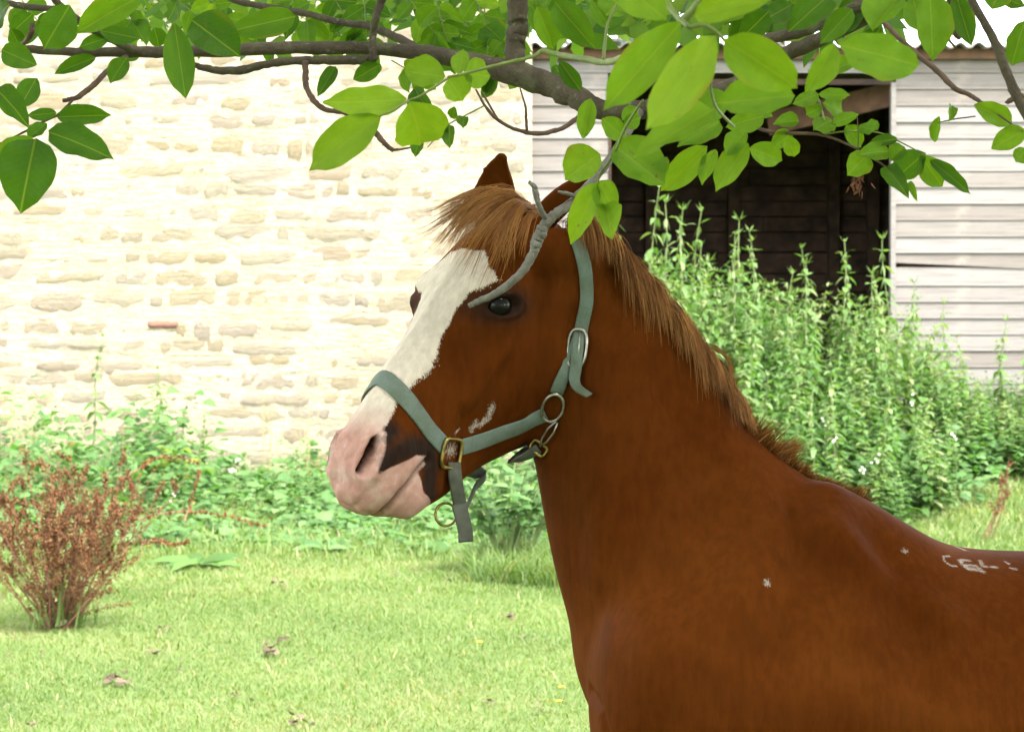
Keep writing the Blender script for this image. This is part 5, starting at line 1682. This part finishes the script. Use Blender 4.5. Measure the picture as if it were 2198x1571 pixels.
branch([(1480, 60, 1.95, 11), (1440, 20, 2.0, 12), (1400, -60, 2.05, 14)], 'shoot', PETI)
branch([(1380, 215, 2.7, 5), (1345, 270, 2.75, 6), (1318, 330, 2.78, 6), (1290, 372, 2.8, 5), (1282, 394, 2.8, 4)], 'shoot', PETI)
branch([(2108, 222, 2.84, 5), (2140, 245, 2.82, 4), (2198, 285, 2.8, 4)], 'twig', TWIG)
branch([(2094, 250, 2.84, 3), (2050, 256, 2.84, 3), (2012, 264, 2.84, 2)], 'twig', TWIG)
# ---- leaves
def leaf_mesh(k):
    r = random.Random(500 + k)
    rows, vs, fs = 12, [], []
    cur, fold, twist = r.uniform(-.22, .42), r.uniform(.05, .50), r.uniform(-.5, .5)
    sway = r.uniform(-.11, .11)
    pw, tipk = r.uniform(.68, 1.05), r.uniform(.6, .95)
    for i in range(rows + 1):
        t = i / rows
        w = .5 * (math.sin(math.pi * min(1, t ** pw)) ** .66) if 0 < t < 1 else .006
        if t > .88: w *= tipk
        x0 = t; y0 = sway * math.sin(math.pi * t)
        zc = -cur * t * t
        for q in (-1, -.5, 0, .5, 1):
            wv = .045 * math.sin(t * 17 + q * 2 + k) * abs(q)
            y = w * q
            vs.append((x0 + .0, y0 + y, zc + fold * abs(y) * 1.1 + twist * y * t + wv))
    for i in range(rows):
        for q in range(4):
            a = i * 5 + q
            fs.append((a, a + 1, a + 6, a + 5))
    me = bpy.data.meshes.new('leaf'); me.from_pydata(vs, [], fs); me.update()
    me.polygons.foreach_set('use_smooth', np.ones(len(me.polygons), bool))
    me.materials.append(WLEAF)
    return me
LM = [leaf_mesh(k) for k in range(18)]
nleaf = 0
def leaf(u0, v0, u1, v1, w, Y, tone, spots=0.0, edge=0.0, dz=None, face=None):
    """leaf from its stalk end (u0, v0) to its tip (u1, v1), w wide in photo pixels, at depth Y"""
    global nleaf
    a = P(u0, v0, Y); dzt = TR_.gauss(0, .018) if dz is None else dz
    c = P(u1, v1, Y + dzt)
    d = c - a; L = d.length
    view = (a - CAM).normalized()
    n = face if face is not None else (-view + Vector((TR_.gauss(0, .22), 0, TR_.uniform(.0, .45))))
    n = (n - d.normalized() * n.dot(d.normalized())).normalized()
    dn_ = d.normalized(); s = n.cross(dn_)
    foresh = max(.55, abs(n.dot(view)))
    Wm = px(w, Y) / foresh * 1.04
    o = link('leaf', TR_.choice(LM), None, tree)
    M = Matrix.Identity(4)
    for r_ in range(3):
        M[r_][0] = dn_[r_] * L; M[r_][1] = s[r_] * Wm; M[r_][2] = n[r_] * (L + Wm) * .5
        M[r_][3] = a[r_]
    o.matrix_parent_inverse = Matrix.Translation(-tree.location)
    o.matrix_basis = M
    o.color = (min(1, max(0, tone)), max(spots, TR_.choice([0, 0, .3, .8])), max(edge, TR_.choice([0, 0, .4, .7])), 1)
    nleaf += 1
    return o
near_leaves = [
 # big bright foreground leaves
 (1462, 48, 1294, 240, 88, 1.95, .74, 0, .6), (1535, 76, 1376, 283, 92, 1.82, 1.0, .6, 1.0), (1490, 36, 1662, -8, 58, 1.9, .95), (1553, 85, 1722, 194, 100, 1.9, .80, 0, .2), (1972, 142, 1803, 92, 78, 2.0, .70, .5, .1),
 (1706, 206, 1536, 222, 70, 2.1, .72), (1532, 235, 1358, 336, 74, 2.2, .78, .3), (1790, 95, 1738, 196, 52, 2.3, .75), (1430, 42, 1300, -60, 90, 1.9, .8),
 (1545, 262, 1455, 312, 48, 2.7, .70), (1518, 314, 1425, 408, 54, 2.8, .80), (1606, 308, 1534, 406, 58, 2.75, .80), (1537, 322, 1504, 392, 32, 2.8, .75), (1608, 318, 1684, 344, 48, 2.8, .72), (1690, 292, 1708, 340, 32, 2.9, .75),
 (1600, 280, 1560, 335, 40, 2.75, .7), (1640, 250, 1560, 270, 45, 2.85, .68), (1560, 200, 1500, 262, 60, 2.6, .55, .6), (1600, 215, 1660, 250, 40, 2.9, .55),
 # tip shoot with the pale leaves
 (873, 213, 691, 228, 58, 2.6, .92, 0, .1), (817, 250, 659, 364, 86, 2.58, .88), (878, 218, 918, 328, 92, 2.6, .90), (956, 166, 868, 152, 58, 2.62, .82), (962, 168, 996, 217, 64, 2.62, .85), (985, 160, 995, 104, 34, 2.62, .8), (996, 156, 1041, 166, 42, 2.62, .8),
 # cluster over the near ear
 (1268, 212, 1254, 298, 38, 2.8, .72), (1288, 330, 1210, 386, 78, 2.8, .85, .7, .2), (1282, 392, 1220, 524, 52, 2.8, .86, .2, .2), (1286, 388, 1322, 462, 56, 2.8, .78, .6), (1298, 440, 1316, 496, 30, 2.8, .8, .5), (1318, 312, 1424, 402, 96, 2.78, .66, 1.0, .4),
 (1292, 254, 1338, 296, 42, 2.85, .66), (1335, 258, 1368, 232, 32, 2.85, .6), (1340, 268, 1378, 250, 30, 2.85, .6), (1405, 345, 1428, 375, 26, 2.8, .8),
 # right-hand sprays
 (1757, 202, 1700, 226, 30, 3.03, .6), (1757, 203, 1825, 208, 26, 3.03, .62), (1766, 221, 1818, 243, 30, 3.03, .6), (1766, 230, 1732, 246, 28, 3.03, .6), (1786, 258, 1747, 276, 30, 3.03, .58), (1786, 266, 1844, 247, 28, 3.02, .6), (1816, 268, 1846, 314, 34, 3.02, .6), (1845, 270, 1892, 289, 22, 3.02, .5),
 (1926, 300, 1868, 304, 22, 3.0, .3), (1906, 326, 1853, 325, 24, 3.0, .62), (1862, 334, 1820, 372, 46, 3.0, .72), (1940, 314, 1912, 342, 36, 3.0, .5), (1986, 328, 1926, 382, 58, 3.0, .32), (1975, 335, 2027, 402, 52, 3.0, .6), (1996, 344, 2092, 416, 32, 2.98, .28), (1900, 358, 1950, 416, 36, 3.0, .35), (1952, 390, 1968, 429, 13, 3.0, .5),
 (1700, 286, 1655, 320, 36, 3.04, .6), (1715, 260, 1660, 262, 34, 3.04, .55),
 (2172, 264, 2089, 226, 44, 2.82, .72), (2200, 278, 2129, 322, 46, 2.8, .75), (2016, 250, 2008, 306, 24, 2.84, .62), (2043, 228, 2040, 254, 12, 2.84, .6), (2200, 45, 2168, 144, 48, 2.6, .5), (2205, 320, 2180, 350, 40, 2.8, .6),
 (1928, -5, 1874, 74, 64, 2.3, .72), (1995, -20, 2006, 130, 80, 2.5, .62), (1960, -10, 1975, 70, 50, 2.6, .55), (2052, -10, 2086, 98, 48, 2.7, .25), (1830, 20, 1760, 95, 50, 2.7, .42), (1780, -10, 1700, 60, 62, 2.8, .35), (1650, 25, 1590, 85, 55, 2.8, .22), (1700, 10, 1640, 45, 50, 3.0, .25), (1745, 40, 1685, 85, 40, 3.0, .3), (1830, 135, 1755, 160, 32, 2.6, .6),
 (1840, -10, 1815, 75, 55, 3.0, .2), (1890, 60, 1850, 120, 40, 3.0, .22), (2150, -30, 2130, 22, 60, 2.8, .5), (2100, -30, 2200, 15, 50, 2.9, .45),
 # left: dark hanging leaves
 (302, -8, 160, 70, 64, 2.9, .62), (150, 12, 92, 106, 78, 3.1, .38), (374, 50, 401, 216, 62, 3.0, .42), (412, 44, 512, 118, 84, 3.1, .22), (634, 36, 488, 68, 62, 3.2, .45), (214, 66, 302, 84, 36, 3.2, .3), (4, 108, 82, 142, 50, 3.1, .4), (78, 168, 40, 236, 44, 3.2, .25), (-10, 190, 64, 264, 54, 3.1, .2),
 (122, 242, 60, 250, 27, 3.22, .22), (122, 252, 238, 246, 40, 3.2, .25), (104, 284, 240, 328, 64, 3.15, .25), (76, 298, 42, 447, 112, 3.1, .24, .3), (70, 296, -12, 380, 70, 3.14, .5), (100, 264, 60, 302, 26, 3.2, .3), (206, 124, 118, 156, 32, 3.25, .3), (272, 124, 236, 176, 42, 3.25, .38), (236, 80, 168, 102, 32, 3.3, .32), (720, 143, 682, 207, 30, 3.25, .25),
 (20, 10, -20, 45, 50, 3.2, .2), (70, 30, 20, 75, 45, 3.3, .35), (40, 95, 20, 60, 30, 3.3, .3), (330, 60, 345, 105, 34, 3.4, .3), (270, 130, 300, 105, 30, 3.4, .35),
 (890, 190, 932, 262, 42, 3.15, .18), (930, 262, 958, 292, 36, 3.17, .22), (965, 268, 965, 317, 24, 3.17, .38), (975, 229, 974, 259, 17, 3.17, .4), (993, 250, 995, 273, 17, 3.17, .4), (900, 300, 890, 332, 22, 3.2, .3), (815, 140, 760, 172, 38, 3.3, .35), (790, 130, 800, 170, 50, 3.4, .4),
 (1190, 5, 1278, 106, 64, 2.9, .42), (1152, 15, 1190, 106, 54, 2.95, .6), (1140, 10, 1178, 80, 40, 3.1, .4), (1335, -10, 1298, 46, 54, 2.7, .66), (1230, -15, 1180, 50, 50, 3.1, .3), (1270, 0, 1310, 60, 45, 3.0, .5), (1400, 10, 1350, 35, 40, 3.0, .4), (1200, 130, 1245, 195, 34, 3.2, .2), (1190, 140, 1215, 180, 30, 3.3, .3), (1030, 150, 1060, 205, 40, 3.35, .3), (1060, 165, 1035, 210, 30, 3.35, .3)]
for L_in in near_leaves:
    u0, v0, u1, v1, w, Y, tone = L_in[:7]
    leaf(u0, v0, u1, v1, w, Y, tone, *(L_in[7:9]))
# background sprays along the top of the picture: stems with leaflets
def spray(u, v, ang, n, L, w, Y, tone, step):
    pts = []
    for k in range(n + 1):
        pts.append((u + math.cos(ang) * step * k, v + math.sin(ang) * step * k + .6 * k * k))
    branch([(a, c, Y, 3.5 - 1.5 * i / n) for i, (a, c) in enumerate(pts)], 'stalk', PETI, n=6, wob=0, k=4)
    for k in range(1, n + 1):
        for s in (-1, 1):
            an = ang + s * TR_.uniform(.9, 1.4)
            l_ = L * TR_.uniform(.7, 1.15)
            leaf(pts[k][0], pts[k][1], pts[k][0] + math.cos(an) * l_, pts[k][1] + math.sin(an) * l_ * .8 + .25 * l_, w * TR_.uniform(.8, 1.2), Y + TR_.gauss(0, .05), tone + TR_.gauss(0, .12))
    leaf(pts[-1][0], pts[-1][1], pts[-1][0] + math.cos(ang) * L, pts[-1][1] + math.sin(ang) * L + .2 * L, w, Y, tone)
for (u, v, a, n, L, w, Y, tn, stp) in ((560, -15, .5, 3, 55, 28, 3.9, .5, 38), (650, 5, .7, 3, 50, 26, 4.1, .6, 36), (700, -30, 1.0, 3, 55, 28, 4.0, .35, 36), (860, -25, .9, 3, 60, 30, 3.8, .45, 38), (930, -20, 1.3, 3, 62, 32, 3.8, .35, 36), (1000, -30, 1.0, 4, 55, 30, 4.0, .5, 36),
                                    (1040, 20, 1.5, 3, 55, 30, 4.0, .35, 36), (980, 40, .6, 3, 45, 26, 4.2, .6, 34), (740, 40, .9, 2, 48, 26, 4.2, .5, 36), (600, 60, .2, 3, 45, 26, 4.2, .6, 36), (440, -20, .9, 3, 50, 28, 4.0, .6, 36), (350, -20, .6, 3, 55, 28, 3.9, .55, 36),
                                    (640, 85, .1, 2, 40, 24, 4.3, .5, 34), (840, 130, .5, 2, 42, 26, 3.9, .6, 34), (1060, 60, 1.0, 3, 48, 28, 4.0, .6, 34), (1120, -20, .6, 3, 50, 30, 3.7, .55, 38), (780, -20, 1.5, 3, 55, 28, 3.9, .4, 34), (900, 60, 1.2, 2, 50, 28, 4.0, .5, 34),
                                    (230, -10, .8, 2, 50, 30, 3.6, .4, 36), (30, -20, .9, 2, 55, 34, 3.6, .35, 40), (520, 70, .4, 2, 40, 24, 4.2, .45, 34), (1000, 95, .4, 2, 40, 26, 4.1, .5, 34), (1540, -20, .8, 2, 60, 34, 3.3, .3, 40)):
    spray(u, v, a, n, L, w, Y, tn, stp)
lv = Leaves()
for k in range(760):
    u = TR_.uniform(280, 1330) if k < 560 else (TR_.uniform(1500, 1900) if k < 700 else TR_.uniform(1240, 1500))
    v = TR_.uniform(-60, 20) + abs(TR_.gauss(0, 42))
    if v > 118 or (v > 80 and TR_.random() < .5): continue
    Y = TR_.uniform(4.1, 5.6)
    L = px(TR_.uniform(38, 66), Y)
    if k >= 560: Y = TR_.uniform(3.0, 3.8); L = px(TR_.uniform(60, 105), Y)
    a = TR_.uniform(0, 6.28)
    lv.add(P(u, v, Y), Vector((math.cos(a), TR_.gauss(0, .4), math.sin(a) * .7 - .25)), Vector((TR_.gauss(0, .5), -.7, TR_.uniform(-.2, .9))), L, L * TR_.uniform(.42, .6), TR_.gauss(.5, .27), .12)
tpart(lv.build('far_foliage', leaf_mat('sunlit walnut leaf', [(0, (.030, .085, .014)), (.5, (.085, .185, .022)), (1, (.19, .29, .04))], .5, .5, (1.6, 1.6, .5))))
# withered catkin hanging on the right-hand spray
lv = Leaves()
o0 = P(1842, 385, 3.02)
for k in range(46):
    f = TR_.random()
    lv.add(Vector(P(1842 + TR_.gauss(0, 4 + 6 * f), 355 + 56 * f, 3.02)), rdir(TR_, -1.2), rdir(TR_), .012, .0035, TR_.random(), .2)
tpart(lv.build('catkin', CAT))
branch([(1840, 252, 3.02, 2.5), (1842, 300, 3.02, 2.5), (1840, 365, 3.02, 3)], 'twig', CAT if False else TWIG, wob=0, k=5)
# ---- trunk, limbs and the rest of the crown overhead
mb = MB()
mb.tube([Vector((3.1, 2.6, -.1)), Vector((3.08, 2.6, .5)), Vector((3.0, 2.62, 1.3)), Vector((2.85, 2.6, 2.1)), Vector((2.6, 2.5, 3.0)), Vector((2.3, 2.3, 3.9)), Vector((2.1, 2.2, 4.8))], [.27, .21, .18, .165, .13, .09, .04], 16, True, .05, TR_)
tpart(mb.build('trunk', BARK, None, True))
for pts, r in (([(2.85, 2.6, 2.1), (1.9, 2.1, 2.75), (.9, 1.4, 3.1), (-.3, .8, 3.3), (-1.3, .4, 3.4)], .085), ([(2.6, 2.5, 3.0), (2.0, 3.4, 3.4), (1.2, 4.3, 3.6), (.3, 4.9, 3.7)], .08), ([(2.75, 2.55, 2.5), (3.5, 1.6, 3.1), (4.4, .7, 3.6)], .08),
               ([(2.3, 2.3, 3.9), (1.4, 2.4, 4.4), (.3, 2.6, 4.6), (-.8, 2.7, 4.6)], .06), ([(2.6, 2.5, 3.0), (3.4, 3.5, 3.5), (4.2, 4.3, 3.8)], .07)):
    c = catmull(pts, 18)
    mb = MB(); mb.tube([Vector(q) for q in c], [r * (1 - .8 * i / 17) for i in range(18)], 9, True, .06, TR_); tpart(mb.build('limb', BARK, None, True))
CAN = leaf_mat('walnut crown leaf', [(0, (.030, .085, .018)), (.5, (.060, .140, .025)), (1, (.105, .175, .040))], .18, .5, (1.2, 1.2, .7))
lv = Leaves()
cnt = 0
g = random.Random(8)
CANOPY_N = 56000
while cnt < CANOPY_N:
    a = g.uniform(0, 6.28); r_ = math.sqrt(g.random()); 
    x = 1.1 + 4.3 * r_ * math.cos(a); y = 1.6 + 4.0 * r_ * math.sin(a)
    zlo = 2.35 + .25 * math.sin(x * 2.1) * math.sin(y * 1.7)
    zhi = 3.1 + 2.4 * math.sqrt(max(0, 1 - r_ * r_))
    z = zlo + (zhi - zlo) * g.random()
    if math.sin(x * 3.3 + 1.1 * z) * math.sin(y * 2.9 - z) * math.sin(z * 3.1 + x) > .28: continue      # gaps between sprays
    if y > .2:
        v = 700 - (z - .12 - 1.5) / max(y, .2) * FPX
        if v > -60: continue
    d = rdir(g); d.z *= .4
    lv.add((x, y, z), d, Vector((g.gauss(0, .4), g.gauss(0, .4), 1)), g.uniform(.07, .12), g.uniform(.04, .06), g.random(), .2)
    cnt += 1
# unseen leaf skirt behind the viewer, added to shade the pony's near side
for k in range(30000):
    a = math.radians(g.uniform(205, 345)); r_ = g.uniform(.86, 1.12)
    x = 1.0 + 4.4 * r_ * math.cos(a); y = 1.4 + 4.2 * r_ * math.sin(a)
    z = .55 + 2.7 * g.random()
    if math.sin(x * 3.3 + 1.1 * z) * math.sin(y * 2.9 - z) * math.sin(z * 3.1 + x) > .25: continue
    if y > -1.0: continue
    d = rdir(g); d.z -= .5
    lv.add((x, y, z), d, Vector((g.gauss(0, .5), g.gauss(0, .5), 1)), g.uniform(.08, .13), g.uniform(.045, .065), g.random(), .2)
tpart(lv.build('foliage', CAN))
tag(tree, 'walnut tree with leafy boughs hanging across above the pony', 'tree')
